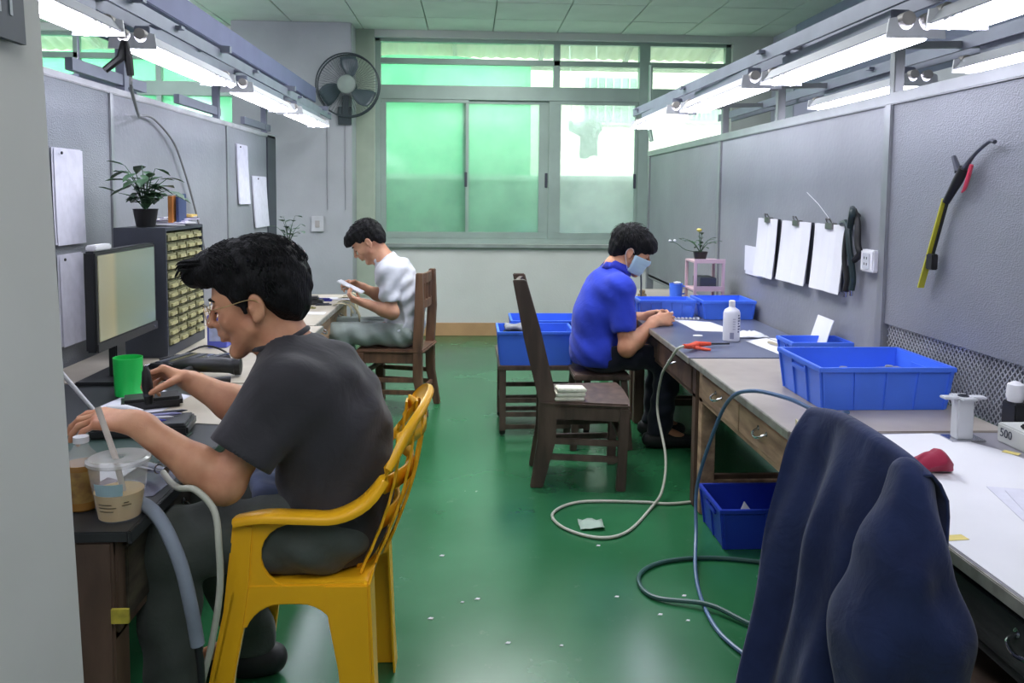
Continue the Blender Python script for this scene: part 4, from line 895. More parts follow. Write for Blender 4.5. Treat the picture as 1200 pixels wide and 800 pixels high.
# lamp cord and plugs
pg = thing('hanging_plug', (-1.2, 2.88, 1.78), 'pair of black plugs hanging with a grey cord at a strip light', 'plug'); pg.location = (0, 0, 0)
g = MB(); g.tube([(-1.185, 2.87, 1.86), (-1.19, 2.86, 1.80), (-1.235, 2.84, 1.755)], [.007, .014, .012], 8); g.build('plug', m_black, pg, smooth=True)
g = MB(); g.tube([(-1.175, 2.87, 1.86), (-1.172, 2.88, 1.80), (-1.168, 2.885, 1.745)], [.007, .015, .012], 8); g.build('plug', m_black, pg, smooth=True)
g = MB(); g.tube([(-1.168, 2.885, 1.75), (-1.18, 2.92, 1.70), (-1.35, 3.4, 1.66), (-1.54, 3.9, 1.70), (-1.575, 4.15, 1.71), (-1.575, 4.40, 1.62), (-1.575, 4.54, 1.5), (-1.575, 4.7, 1.30), (-1.57, 4.85, 1.05), (-1.56, 4.95, .80)], .006, 8, smooth=6); g.build('cord', mat('grey_cord', (132, 134, 136), .5), pg, smooth=True)
# green cup, tools
gc = thing('green_cup', (-1.155, 2.77, .6605), 'bright green plastic cup with pens cut out on the left desk', 'cup')
gc['label'] = 'bright green plastic cup on the left desk below the monitor'
g = MB(); g.lathe([(.040, 0), (.043, .003), (.047, .13), (.0445, .13), (.041, .006), (.001, .006)], (0, 0, 0), 28, cap=False); g.build('wall', m_green, gc, smooth=True); g = MB(); g.lathe([(.043, .001), (.0005, .001)], (0, 0, 0), 20); g.build('bottom', m_green, gc)
g = MB(); g.box(-.19, .19, -.14, .14, 0, .004); o = one('cutting_mat', g, mat('dark_green_mat', (42, 66, 58), .6, var=.05), 'dark green cutting mat on the near left desk', 'mat', bevel=.001); o.location = (-.98, 2.18, .6603)
sheet('desk_sheet', [(-1.20, 2.50), (-.98, 2.42), (-.94, 2.75), (-1.14, 2.88)], .6606, 'pale sheet under the green cup on the left desk', m=m_paper2)
sheet('desk_board', [(-.98, 2.45), (-.72, 2.40), (-.72, 2.92), (-.92, 2.92)], .6606, 'light grey board lying at the left desk edge', 'board', m=m_top_l)
# dark tray with pens and tools between hands and cup
tr = thing('tool_tray', (-.93, 2.33, .665), 'black tool tray with white and blue pens in front of the man', 'tray', rz=.15)
g = MB(); g.box(-.13, .13, -.07, .07, 0, .028); g.build('box', m_darkplastic, tr, bevel=.006)
g = MB(); g.box(-.12, .12, -.06, .06, .028, .034); g.build('lid', mat('grey_lid', (70, 72, 76), .4), tr, bevel=.002)
for k, (dy, mm, lb) in enumerate(((-.045, mat('blue_pen', (70, 80, 190), .4), 'blue'), (-.02, m_paper, 'white'), (.01, mat('lilac_pen', (150, 150, 200), .4), 'lilac'), (.035, m_dkgrey, 'dark grey'))):
    g = MB(); g.tube([(-.09, 0, 0), (.08, 0, 0)], [.006, .0045], 8); g.tube([(.08, 0, 0), (.095, 0, 0)], [.0045, .001], 8)
    o = one('pen', g, mm, lb+' pen lying on the black tool tray', 'pen', smooth=True); o.location = (-.95+.01*k, 2.33+dy, .7055); o.rotation_euler = (0, 0, .12+.1*k)
g = MB(); g.tube([(-1.08, 2.44, .70), (-1.02, 2.42, .702), (-.96, 2.40, .70)], [.012, .016, .008], 10, smooth=3); one('white_glue_tube', g, m_paper, 'white squeezed tube on the tray near the green cup', 'tube', smooth=True)
g = MB(); g.box(-.09, .09, -.05, .05, 0, .035); o = one('black_case', g, m_black, 'flat black case on the left desk behind the pens', 'case', bevel=.01); o.location = (-1.02, 2.62, .6612); o.rotation_euler = (0, 0, .4)
# drill
dr = thing('power_grinder', (-.93, 3.05, .70), 'black handheld power tool lying behind the yellow tape roll', 'tool', rz=.12)
g = MB(); g.tube([(-.17, 0, .04), (-.12, 0, .042), (-.02, 0, .04), (.03, 0, .035), (.05, 0, .033)], [.014, .026, .030, .028, .033], 16, smooth=4); g.build('body', m_darkplastic, dr, smooth=True)
g = MB(); g.lathe([(.034, 0), (.034, .02), (.022, .024)], (0, 0, 0), 20, frameM((.05, 0, .033), (0, 1, 0), (0, 0, 1))); g.build('collar', m_black, dr, smooth=True)
g = MB(); g.tube([(-.10, -.02, .03), (-.14, -.05, .015), (-.2, -.07, .01)], [.016, .016, .012], 10, smooth=3); g.build('grip', m_black, dr, smooth=True)
dr.location = (-.93, 3.05, .665)
g = MB(); g.tube([(-.14, 0, .012), (-.03, 0, .016), (0, 0, .014)], [.005, .010, .012], 10, smooth=3); o = one('screwdriver', g, m_darkplastic, 'dark screwdriver handle in front of the power tool', 'tool', smooth=True); o.location = (-.86, 2.93, .6625); o.rotation_euler = (0, 0, .25)
g = MB(); g.lathe([(.030, 0), (.046, 0), (.046, .02), (.030, .02), (.030, 0)], (0, 0, 0), 30, cap=False); o = one('tape_roll', g, mat('yellow_tape_roll', (226, 210, 40), .4), 'yellow tape roll lying on the left desk', 'tape', smooth=True); o.location = (-1.02, 2.98, .6612)
for k in range(14):
    x = rnd.uniform(-1.22, -1.0); y = rnd.uniform(3.0, 3.32); a = rnd.uniform(0, 3)
    g = MB(); g.tube([(-.07, 0, .008), (0, rnd.uniform(-.02, .02), .012), (.07, 0, .008)], [.004, .006, .003], 7, smooth=3)
    o = one('small_tool', g, (m_dkgrey, m_darkplastic, m_chrome)[k % 3], 'thin tool in the jumble in front of the drawer cabinet', 'tool', 'tool jumble before the drawer cabinet', smooth=True); o.location = (x, y, .6612+.006*(k % 4)); o.rotation_euler = (0, 0, a)
g = MB(); g.tube([(-1.20, 3.35, .67), (-1.12, 3.45, .70), (-1.02, 3.40, .685), (-.95, 3.25, .672), (-.90, 3.10, .67)], .004, 7, smooth=5); one('tool_cable', g, m_black, 'black cable looping between cabinet and power tool', 'cable', smooth=True)
kb = thing('keyboard', (-1.10, 3.22, .6612), 'dark keyboard-like box with slots below the cabinet', 'box', rz=-.3)
g = MB(); g.box(-.10, .10, -.12, .12, 0, .03); g.build('case', m_darkplastic, kb, bevel=.004)
for k in range(5): g = MB(); g.box(-.085+.035*k, -.062+.035*k, -.10, .10, .030, .034); g.build('slot_bar', m_chrome if k % 2 else m_dkgrey, kb)
kb['label'] = 'dark box with raised bars on the left desk below the cabinet'; kb.name = 'slotted_box'
# blue and white box near the man's face
bb = thing('blue_carton', (-1.12, 3.66, .6605), 'blue and white carton standing in front of the drawer cabinet, by the man\'s nose', 'box')
g = MB(); g.box(-.042, .042, -.045, .045, 0, .145); g.build('body', mat('carton_blue', (90, 100, 200), .5, var=.06), bb, bevel=.003)
g = MB(); g.box(-.032, .032, -.0475, -.0452, .03, .11); g.build('label_panel', mat('carton_label', (180, 190, 228), .5, var=.1, scale=40), bb)
g = MB(); g.box(.0422, .0445, -.035, .035, .03, .11); g.build('label_panel', MATS['carton_label'], bb)
# iced drink cup
cu = thing('drink_cup', (-.742, 1.72, .6605), 'clear plastic cup of milky coffee with lid and straw', 'cup')
m_cup = bpy.data.materials.new('clear_cup'); m_cup.use_nodes = True
_n = m_cup.node_tree; _b = _n.nodes['Principled BSDF']; _b.inputs['Base Color'].default_value = (.93, .95, .96, 1); _b.inputs['Roughness'].default_value = .12; _b.inputs['Alpha'].default_value = .22
g = MB(); g.lathe([(.042, .0), (.043, .003), (.060, .118)], (0, 0, 0), 36, cap=False); g.build('cup_wall', m_cup, cu, smooth=True)
g = MB(); g.lathe([(.0015, .003), (.0415, .003), (.0490, .058), (.0015, .058)], (0, 0, 0), 32, cap=False); g.build('coffee', mat('milky_coffee', (214, 180, 116), .35, var=.03), cu, smooth=True, angle=30)
g = MB(); g.lathe([(.062, .118), (.064, .120), (.064, .126), (.058, .130), (.050, .127), (.012, .127), (.011, .1275)], (0, 0, 0), 36, cap=False)
m_lid = bpy.data.materials.new('clear_lid'); m_lid.use_nodes = True; _b = m_lid.node_tree.nodes['Principled BSDF']; _b.inputs['Base Color'].default_value = (.62, .62, .60, 1); _b.inputs['Roughness'].default_value = .15; _b.inputs['Alpha'].default_value = .55
g.build('lid', m_lid, cu, smooth=True)
g = MB(); g.tube([(.022, -.01, .01), (-.004, -.005, .128), (-.040, 0, .235)], .0062, 12); g.build('straw', mat('straw_white', (226, 214, 204), .4), cu, smooth=True)
def arcpatch(r0, z0, z1, a0, a1, k=.147, n=10):
    g = MB(); return g.grid([[((.0428+(z-.003)*k+.0008)*math.cos(a0+(a1-a0)*q/n), (.0428+(z-.003)*k+.0008)*math.sin(a0+(a1-a0)*q/n), z) for q in range(n+1)] for z in (z0, z1)])
arcpatch(0, .060, .086, math.radians(-125), math.radians(-60)).build('pale_label', mat('pale_blue_label', (176, 206, 216), .5), cu)
m_ink = mat('brown_ink', (96, 84, 58), .6)
for k, (z, a, b) in enumerate(((.040, -120, -85), (.033, -120, -75), (.025, -120, -82), (.043, -58, -46), (.037, -62, -40))):
    arcpatch(0, z, z+.0022, math.radians(a), math.radians(b)).build('print_line', m_ink, cu)
# tea bottle
tb = thing('tea_bottle', (-.842, 1.77, .6605), 'amber tea bottle standing beside the drink cup, half behind the column', 'bottle')
m_tea = mat('amber_tea', (160, 116, 58), .15, var=.08, scale=8)
g = MB(); g.lathe([(.030, 0), (.034, .004), (.034, .095), (.034, .100)], (0, 0, 0), 28); g.build('body', m_tea, tb, smooth=True)
g = MB(); g.lathe([(.0345, .02), (.0345, .088)], (0, 0, 0), 28, cap=False); g.build('label', mat('tea_label', (168, 136, 72), .5, rgb2=(120, 86, 50), scale=30), tb, smooth=True)
g = MB(); g.lathe([(.034, .100), (.031, .115), (.016, .135), (.014, .148)], (0, 0, 0), 28, cap=False); g.build('neck', m_cup, tb, smooth=True)
g = MB(); g.lathe([(.016, .145), (.016, .158)], (0, 0, 0), 20); g.build('cap', m_paper, tb, smooth=True)
g = MB(); g.prism([(-.02, -.04), (.02, -.05), (.025, .0), (-.01, .02)], .05, Matrix.Translation((-.80, 1.80, .6605))); 
one('small_carton', g, mat('print_card', (150, 140, 160), .6, rgb2=(90, 60, 80), scale=40), 'small printed carton between tea bottle and drink cup', 'box', bevel=.002)
# air hoses at the left
g = MB(); g.tube([(-.80, 1.98, .685), (-.74, 1.93, .690)], [.013, .012], 12); g.tube([(-.74, 1.93, .690), (-.715, 1.91, .692)], [.010, .009], 12)
g.tube([(-.83, 2.0, .683), (-.80, 1.98, .685)], [.008, .013], 12)
one('hose_coupling', g, m_chrome, 'silver air coupling lying on the near left desk behind the cup', 'coupling', smooth=True)
g = MB(); g.tube([(-.72, 1.905, .690), (-.676, 1.835, .690), (-.632, 1.765, .703), (-.590, 1.74, .708), (-.545, 1.72, .67), (-.530, 1.70, .60), (-.530, 1.70, .50), (-.550, 1.70, .38), (-.575, 1.70, .28), (-.61, 1.70, .1), (-.62, 1.75, .015), (-.5, 1.9, .01)], .0072, 10, smooth=6)
one('air_hose', g, m_hose_c, 'thin cream hose arching off the near left desk beside the man', 'hose', smooth=True)
g = MB(); g.tube([(-.79, 1.76, .675), (-.715, 1.75, .678), (-.655, 1.71, .655), (-.605, 1.68, .575), (-.580, 1.67, .48), (-.568, 1.67, .40)], .0145, 12, smooth=6)
one('foam_sleeve_hose', g, mat('grey_foam', (136, 146, 160), .7), 'thick grey foam-sleeved hose curving off the near left desk', 'hose', smooth=True)
g = MB(); g.tube([(-.568, 1.67, .405), (-.562, 1.67, .33), (-.565, 1.67, .2), (-.59, 1.68, .05), (-.55, 1.7, .012)], .008, 10, smooth=5)
one('hose_tail', g, m_darkplastic, 'dark thin hose coming out of the grey foam sleeve', 'hose', smooth=True)
sheet('silver_film', [(-.84, 1.80), (-.715, 1.83), (-.70, 2.02), (-.78, 2.0)], .6606, 'silvery plastic film on the near left desk behind the cup', 'film', m=mat('silver_film', (150, 152, 170), .2, metal=.4, var=.2, scale=20))
g = MB(); g.tube([(-1.18, 2.2, .662), (-1.20, 2.3, .80), (-1.235, 2.3, .90)], .008, 8); g.tube([(-1.10, 2.45, .662), (-1.19, 2.35, .86)], .006, 8)
one('white_rod_stand', g, m_paper, 'white thin rods leaning near the column on the left desk', 'rods', smooth=True)
# far left clutter
fr_ = dup(ps, (-1.20, 5.42, .66), rz=.1, label='pale pink plastic rack on the far left desk by the partition')
plant('potted_plant', (-1.20, 5.42, .963), 'small green plant on the pale pink rack at the far left', m_pink, .045, .05, [(0, .16, .4), (1.5, .14, .4), (3, .15, .5), (4.4, .17, .3), (.8, .2, .2), (2.2, .2, .3), (5.5, .15, .8)], 21, leafsize=.05, lw=.4)
for k, (x, y, sx, sy, sz, mm, lb) in enumerate(((-1.02, 5.05, .22, .10, .05, m_darkplastic, 'dark grey power tool case on the far left desk'), (-1.12, 5.25, .10, .06, .06, m_dkgrey, 'dark block at the back of the far left desk'), (-.93, 5.20, .10, .03, .02, mat('blue_handle', (60, 66, 170), .5), 'blue handled tool on the far left desk'),
        (-.98, 4.86, .12, .03, .012, mat('olive_tool', (150, 146, 96), .6), 'olive flat tool in front of the dark case, far left desk'), (-.86, 5.30, .16, .10, .008, m_paper, 'white flat pad on the far left desk near the worker hands'), (-1.14, 4.9, .05, .12, .05, m_paper, 'white curved piece beside the dark case, far left desk'), (-.90, 5.0, .10, .02, .014, m_dkgrey, 'dark file near the edge of the far left desk'))):
    g = MB(); g.box(-sx/2, sx/2, -sy/2, sy/2, 0, sz*.6); g.box(-sx*.42, sx*.38, -sy*.38, sy*.38, sz*.6, sz)
    o = one('desk_item', g, mm, lb, 'tool', bevel=min(.008, sz*.25)); o.location = (x, y, .6605); o.rotation_euler = (0, 0, (.1, -.2, .0, .15, .1, .6, .3)[k])
sheet('white_board_strip', [(-1.4, 4.66), (-.83, 4.62), (-.83, 4.70), (-1.4, 4.76)], .6606, 'narrow white strip across the far left desk', 'board')
g = MB(); g.prism([(-.02, 0), (.02, 0), (.03, .02), (-.01, .035)], .012, Matrix.Translation((-1.02, 4.30, .6606))); one('red_scrap', g, mat('dull_red', (150, 90, 84), .7), 'small dull red scrap on the middle left desk', 'scrap', bevel=.003)
# rags hanging over the corner of the far left desk
rg = thing('cream_rags', (-.79, 5.5, .66), 'cream cloth strips hanging over the far left desk corner', 'cloth'); rg.location = (0, 0, 0)
for k, (x, y, ln, dx) in enumerate(((-.80, 5.30, .10, .02), (-.79, 5.42, .16, .05), (-.78, 5.50, .13, -.02), (-.77, 5.10, .12, .10), (-.77, 4.98, .07, .05))):
    rows = []
    for i in range(9):
        u = i/8; xx_ = x-.06+min(u/.35, 1)*.08+dx*max(0, u-.35); zz_ = .666+.01*math.sin(u*9) if u < .35 else .668-(u-.35)/.65*ln
        rows.append([(xx_+.01*math.sin(u*7+k), y-.02+q*.014, zz_+.003*math.sin(q*2+u*5)) for q in range(4)])
    MB().grid(rows).build('strip', mat('cream_cloth', (196, 186, 156), .9, var=.1, scale=12), rg, solid=.004, smooth=True)
# sign on the near column
sg = thing('sign_plaque', (-.6, 1.1, 1.6), 'slate sign with pale letters at the top left corner', 'sign'); sg.location = (0, 0, 0)
sgM = frameM((-.6045, .96, 1.63), (0, 1, 0), (-.033, 0, 1))
g = MB(); g.add([sgM @ Vector(p) for p in ((-.18, -.086, -.004), (.18, -.086, -.004), (.18, .10, -.004), (-.18, .10, -.004), (-.18, -.086, .004), (.18, -.086, .004), (.18, .10, .004), (-.18, .10, .004))], [(0, 1, 2, 3), (4, 5, 6, 7), (0, 1, 5, 4), (1, 2, 6, 5), (2, 3, 7, 6), (3, 0, 4, 7)])
g.build('board', mat('slate_sign', (84, 90, 98), .6), sg)
text_mesh('HT', .062, mat('sign_letter', (190, 196, 200), .6), sgM @ Matrix.Translation((.125, -.035, .0045)), 'lettering', sg)
# wall fan
fn = thing('wall_fan', (-1.09, 7.36, 2.3), 'dark wall fan with a pale hub beside the window', 'fan'); m_fan = mat('fan_grey', (62, 72, 76), .5, var=.05)
R_ = .275
for s, yy, rr_ in ((0, -.07, R_), (1, .02, R_)):
    g = MB(); g.tube([(R_*math.cos(a), yy, R_*math.sin(a)) for a in [2*PI*k/48 for k in range(49)]], .007, 8, cap=False); g.build('guard_ring', m_fan, fn, smooth=True)
g = MB()
for k in range(60):
    a = 2*PI*k/60; c_, s_ = math.cos(a), math.sin(a)
    g.tube([(.075*c_, -.13, .075*s_), (.16*c_, -.125, .16*s_), (.25*c_, -.10, .25*s_), (R_*c_, -.07, R_*s_)], .0012, 3, cap=False)
    g.tube([(.075*c_, .06, .075*s_), (.2*c_, .055, .2*s_), (R_*c_, .02, R_*s_)], .0012, 3, cap=False)
o = g.build('guard_wires', m_fan, fn); o['kind'] = 'stuff'
g = MB(); g.lathe([(.001, 0), (.06, .0), (.082, .006), (.082, .022), (.07, .026)], (0, 0, 0), 30, frameM((0, -.128, 0), (1, 0, 0), (0, 0, 1)) @ Matrix.Diagonal((1, 1, -1, 1))); g.build('badge', mat('fan_badge', (150, 162, 154), .5), fn, smooth=True)
for k in range(3):
    a0 = math.radians(75+120*k); rows = []
    for i in range(8):
        r = .05+.205*i/7; wdt = .30+.62*math.sin(PI*min(1, .15+i/7*.7)); rows.append([(r*math.cos(a0+wdt*(q/6-.5)+.25*i/7), -.04+.03*(q/6-.5)*2, r*math.sin(a0+wdt*(q/6-.5)+.25*i/7)) for q in range(7)])
    MB().grid(rows).build('blade', mat('fan_blade', (84, 98, 104), .35), fn, solid=.003, smooth=True)
g = MB(); g.lathe([(.06, 0), (.065, .03), (.05, .10)], (0, 0, 0), 20, frameM((0, .075, 0), (1, 0, 0), (0, 0, 1)) @ Matrix.Diagonal((1, 1, -1, 1))); g.build('motor', m_fan, fn, smooth=True)
g = MB(); g.bar((-.02, .03, -.08), (-.04, .05, -.30), .06, .05); g.box(-.10, .02, .03, .058, -.34, -.18); g.build('bracket', m_fan, fn, bevel=.004)
for dx in (-.16, .0):
    g = MB(); g.tube([(-1.13+dx, 7.41, 2.0), (-1.13+dx, 7.41, 1.2)], .003, 6); one('hanging_wire', g, mat('cord_grey', (150, 150, 156), .6), 'thin wire hanging down the pillar below the fan, '+('left one' if dx else 'right one'), 'wire')
ws = thing('wall_switch', (-1.38, 7.415, 1.07), 'white switch box on the left pillar', 'switch')
g = MB(); g.box(-.055, .055, -.02, .004, -.07, .07); g.build('box', mat('switch_white', (206, 206, 210), .6), ws, bevel=.004)
g = MB(); g.box(-.02, .02, -.026, -.02, -.03, .03); g.build('rocker', m_holder, ws, bevel=.002)
g = MB(); g.box(1.60, 1.66, 7.60, 7.64, .70, .82); one('white_tag', g, m_paper, 'small white box on the wall behind the partition end', 'box', bevel=.003)
# crushed debris specks on the floor
sp_rnd = random.Random(2)
for k, (x, y) in enumerate(((-.10, 2.95), (-.12, 2.5), (.28, 2.33), (-.02, 2.6), (.03, 2.62), (.12, 2.35), (.62, 2.5), (.70, 2.46), (.73, 2.62), (.50, 2.62), (.50, 3.02))):
    s = .006+.004*sp_rnd.random(); g = MB(); g.prism([(-s, -s*.4), (s*.6, -s*.7), (s, s*.3), (-s*.2, s*.6)], .002, Matrix.Translation((x, y, .0005)))
    one('floor_chip', g, m_paper, 'tiny pale chip lying on the green floor', 'chip', 'chips scattered on the floor')
g = MB(); rw = [[(.45+.02*i, 3.16+.018*j, .004+.012*sp_rnd.random()) for i in range(6)] for j in range(6)]
one('plastic_wrap', g.grid(rw), mat('clear_wrap', (170, 190, 176), .2, var=.1), 'small crumpled clear wrap inside the cream hose loop', 'wrap', solid=.001, smooth=True)
# ================================================================== FIGURES (implicit surfaces -> one mesh)
class Field:
    def __init__(s, lo, hi, h):
        s.ax = [np.arange(lo[i], hi[i]+h, h[i] if hasattr(h, '__len__') else h).astype(np.float32) for i in range(3)]
        s.d = np.full([len(a) for a in s.ax], .1, np.float32)
    def sub(s, lo, hi, m):
        sl = []
        for i in range(3):
            a = np.searchsorted(s.ax[i], lo[i]-m); b = np.searchsorted(s.ax[i], hi[i]+m); sl.append(slice(a, max(b, a)))
        X = s.ax[0][sl[0]][:, None, None]; Y = s.ax[1][sl[1]][None, :, None]; Z = s.ax[2][sl[2]][None, None, :]
        return tuple(sl), X, Y, Z
    def comb(s, sl, v, k, op):
        a = s.d[sl]
        if a.size == 0: return
        if op == 'u':
            if k > 0: h = np.maximum(k-np.abs(a-v), 0)/k; s.d[sl] = np.minimum(a, v)-h*h*k*.25
            else: s.d[sl] = np.minimum(a, v)
        elif op == 's':
            v = -v
            if k > 0: h = np.maximum(k-np.abs(a-v), 0)/k; s.d[sl] = np.maximum(a, v)+h*h*k*.25
            else: s.d[sl] = np.maximum(a, v)
    def cap(s, a, b, r0, r1=None, k=.02, op='u', flat=None):
        """tapered capsule; flat=(axis, factor) squashes it across that axis"""
        r1 = r0 if r1 is None else r1; a = np.array(a, float); b = np.array(b, float); R = max(r0, r1)
        lo = np.minimum(a, b)-R; hi = np.maximum(a, b)+R; sl, X, Y, Z = s.sub(lo, hi, k+.012)
        ab = b-a; L = max(ab@ab, 1e-9); px, py, pz = X-a[0], Y-a[1], Z-a[2]
        t = np.clip((px*ab[0]+py*ab[1]+pz*ab[2])/L, 0, 1)
        dx, dy, dz = px-t*ab[0], py-t*ab[1], pz-t*ab[2]
        if flat is not None:
            n, f = np.array(flat[0], float), flat[1]; n /= np.linalg.norm(n); c = (dx*n[0]+dy*n[1]+dz*n[2])*(f-1)
            dx, dy, dz = dx+c*n[0], dy+c*n[1], dz+c*n[2]
        s.comb(sl, np.sqrt(dx*dx+dy*dy+dz*dz)-(r0+(r1-r0)*t), k, op)
    def ell(s, c, r, M=None, k=.02, op='u'):
        c = np.array(c, float); R = max(r); r = np.array(r, float); M = np.eye(3) if M is None else np.array(M, float)
        ext = np.sqrt(((M.T*r[:, None])**2).sum(0)) if True else R
        sl, X, Y, Z = s.sub(c-ext, c+ext, k+.012); px, py, pz = X-c[0], Y-c[1], Z-c[2]
        q = [px*M[0, i]+py*M[1, i]+pz*M[2, i] for i in range(3)]
        k0 = np.sqrt(sum((q[i]/r[i])**2 for i in range(3))); k1 = np.sqrt(sum((q[i]/r[i]**2)**2 for i in range(3)))
        s.comb(sl, (k0*(k0-1)/np.maximum(k1, 1e-6)).astype(np.float32), k, op)
    def clip(s, p, n, k=.004):
        """cut away everything on the +n side of the plane"""
        n = np.array(n, float); n /= np.linalg.norm(n); v = (s.ax[0][:, None, None]-p[0])*n[0]+(s.ax[1][None, :, None]-p[1])*n[1]+(s.ax[2][None, None, :]-p[2])*n[2]
        h = np.maximum(k-np.abs(s.d-v), 0)/k; s.d = (np.maximum(s.d, v)+h*h*k*.25).astype(np.float32)
    def disp(s, fn):
        X, Y, Z = np.meshgrid(*s.ax, indexing='ij', sparse=True); s.d = (s.d+fn(X, Y, Z)).astype(np.float32)
    def mesh(s, name, m, parent=None, org=(0, 0, 0), smooth=True):
        d = s.d; neg = d < 0; nx, ny, nz = d.shape
        cnt = np.zeros((nx-1, ny-1, nz-1), np.int8)
        for i in (0, 1):
            for j in (0, 1):
                for k in (0, 1): cnt += neg[i:nx-1+i, j:ny-1+j, k:nz-1+k]
        act = (cnt > 0) & (cnt < 8); I, J, K = np.nonzero(act); N = len(I)
        idm = np.full(act.shape, -1, np.int32); idm[I, J, K] = np.arange(N)
        acc = np.zeros((N, 3)); num = np.zeros(N)
        ax = s.ax
        for a, b in [((0,0,0),(1,0,0)),((0,1,0),(1,1,0)),((0,0,1),(1,0,1)),((0,1,1),(1,1,1)),((0,0,0),(0,1,0)),((1,0,0),(1,1,0)),((0,0,1),(0,1,1)),((1,0,1),(1,1,1)),((0,0,0),(0,0,1)),((1,0,0),(1,0,1)),((0,1,0),(0,1,1)),((1,1,0),(1,1,1))]:
            va = d[I+a[0], J+a[1], K+a[2]]; vb = d[I+b[0], J+b[1], K+b[2]]; cr = (va < 0) != (vb < 0)
            t = np.where(cr, va/np.where(cr, va-vb, 1), 0)
            pa = np.stack([ax[0][I+a[0]], ax[1][J+a[1]], ax[2][K+a[2]]], 1); pb = np.stack([ax[0][I+b[0]], ax[1][J+b[1]], ax[2][K+b[2]]], 1)
            acc += (pa+(pb-pa)*t[:, None])*cr[:, None]; num += cr
        V = acc/num[:, None]-np.array(org)
        F = []
        for axis in range(3):
            n0 = neg; sh = [nx, ny, nz]
            A = np.take(neg, range(0, sh[axis]-1), axis); B = np.take(neg, range(1, sh[axis]), axis)
            c = np.nonzero(A != B); i, j, k = c; o1, o2 = [q for q in range(3) if q != axis]
            idx = [i, j, k]; ok = (idx[o1] > 0) & (idx[o2] > 0) & (idx[o1] < sh[o1]-1) & (idx[o2] < sh[o2]-1)
            i, j, k = i[ok], j[ok], k[ok]; idx = [i, j, k]; a_in = A[i, j, k]
            def cell(d1, d2):
                q = [i.copy(), j.copy(), k.copy()]; q[o1] = q[o1]-d1; q[o2] = q[o2]-d2; return idm[q[0], q[1], q[2]]
            quad = np.stack([cell(1, 1), cell(0, 1), cell(0, 0), cell(1, 0)], 1)
            flip = a_in if axis != 1 else ~a_in
            quad[~flip] = quad[~flip][:, ::-1]; F.append(quad)
        F = np.concatenate(F); F = F[(F >= 0).all(1)]
        me = bpy.data.meshes.new(name); me.vertices.add(N); me.vertices.foreach_set('co', V.astype(np.float32).ravel())
        me.loops.add(len(F)*4); me.loops.foreach_set('vertex_index', F.astype(np.int32).ravel())
        me.polygons.add(len(F)); me.polygons.foreach_set('loop_start', np.arange(0, len(F)*4, 4, dtype=np.int32))
        me.update(calc_edges=True); me.validate(); me.polygons.foreach_set('use_smooth', np.ones(len(me.polygons), bool)); me.materials.append(m)
        o = bpy.data.objects.new(name, me); COL.objects.link(o); o.parent = parent
        return o
def nrm(v): v = np.array(v, float); return v/np.linalg.norm(v)
def head_frame(az, pitch, roll=0):
    a, p = math.radians(az), math.radians(pitch)
    f = np.array([math.cos(a)*math.cos(p), math.sin(a)*math.cos(p), -math.sin(p)]); l = nrm(np.cross([0, 0, 1], f)); u = np.cross(f, l)
    if roll: r = math.radians(roll); l, u = l*math.cos(r)+u*math.sin(r), u*math.cos(r)-l*math.sin(r)
    return np.stack([f, l, u], 1)                 # columns: forward, left, up
class HeadT:
    def __init__(s, c, M, S): s.c = np.array(c, float); s.M = M; s.S = S
    def p(s, x, y, z): return s.c+s.M @ (np.array([x, y, z])*s.S)
def add_head(F, H, neck):
    S = H.S; M = H.M; P = H.p
    e = lambda x, y, z, a, b, c, k=.012, op='u': F.ell(P(x, y, z), (a*S, b*S, c*S), M, k*S, op)
    c = lambda p, q, r0, r1, k=.01, op='u': F.cap(P(*p), P(*q), r0*S, r1*S, k*S, op)
    e(-.012, 0, .040, .098, .077, .084, .02); e(.038, 0, .035, .055, .064, .060, .02)
    e(.036, 0, -.020, .052, .060, .078, .02)
    c((.02, .046, -.05), (.070, .014, -.098), .022, .017, .02); c((.02, -.046, -.05), (.070, -.014, -.098), .022, .017, .02)
    e(.069, 0, -.099, .018, .020, .014, .015)                      # chin
    e(.062, .034, -.022, .026, .024, .024, .02); e(.062, -.034, -.022, .026, .024, .024, .02)   # cheeks
    c((.084, -.032, .026), (.084, .032, .026), .009, .009, .016)    # brow
    for q in (-1, 1): e(.098, q*.032, .006, .013, .017, .011, .012, 's')
    for q in (-1, 1): e(.080, q*.032, .006, .0125, .0155, .0115, .003)          # lids
    c((.092, 0, .018), (.116, 0, -.023), .007, .0095, .008); e(.113, 0, -.027, .011, .010, .009, .006); c((.098, 0, -.034), (.096, 0, -.046), .008, .009, .006)
    for q in (-1, 1): e(.101, q*.012, -.029, .009, .0065, .007, .005)
    e(.086, 0, -.052, .014, .028, .020, .014)
    e(.097, 0, -.053, .009, .022, .0062, .004); e(.0945, 0, -.066, .009, .019, .0070, .004)
    c((.108, -.020, -.0595), (.108, .020, -.0595), .0032, .0032, .004, 's')
    for q in (-1, 1):
        e(-.008, q*.078, -.004, .018, .0075, .031, .006); e(-.004, q*.0865, -.002, .010, .006, .018, .006, 's'); e(.004, q*.081, -.006, .005, .005, .008, .004)
        e(-.002, q*.078, -.030, .009, .006, .009, .005)
    F.cap(P(-.030, 0, -.035), neck, .050*S, .057, .03); F.cap(P(.015, 0, -.06), np.array(neck)+H.M[:, 0]*.01, .038*S, .046, .03)
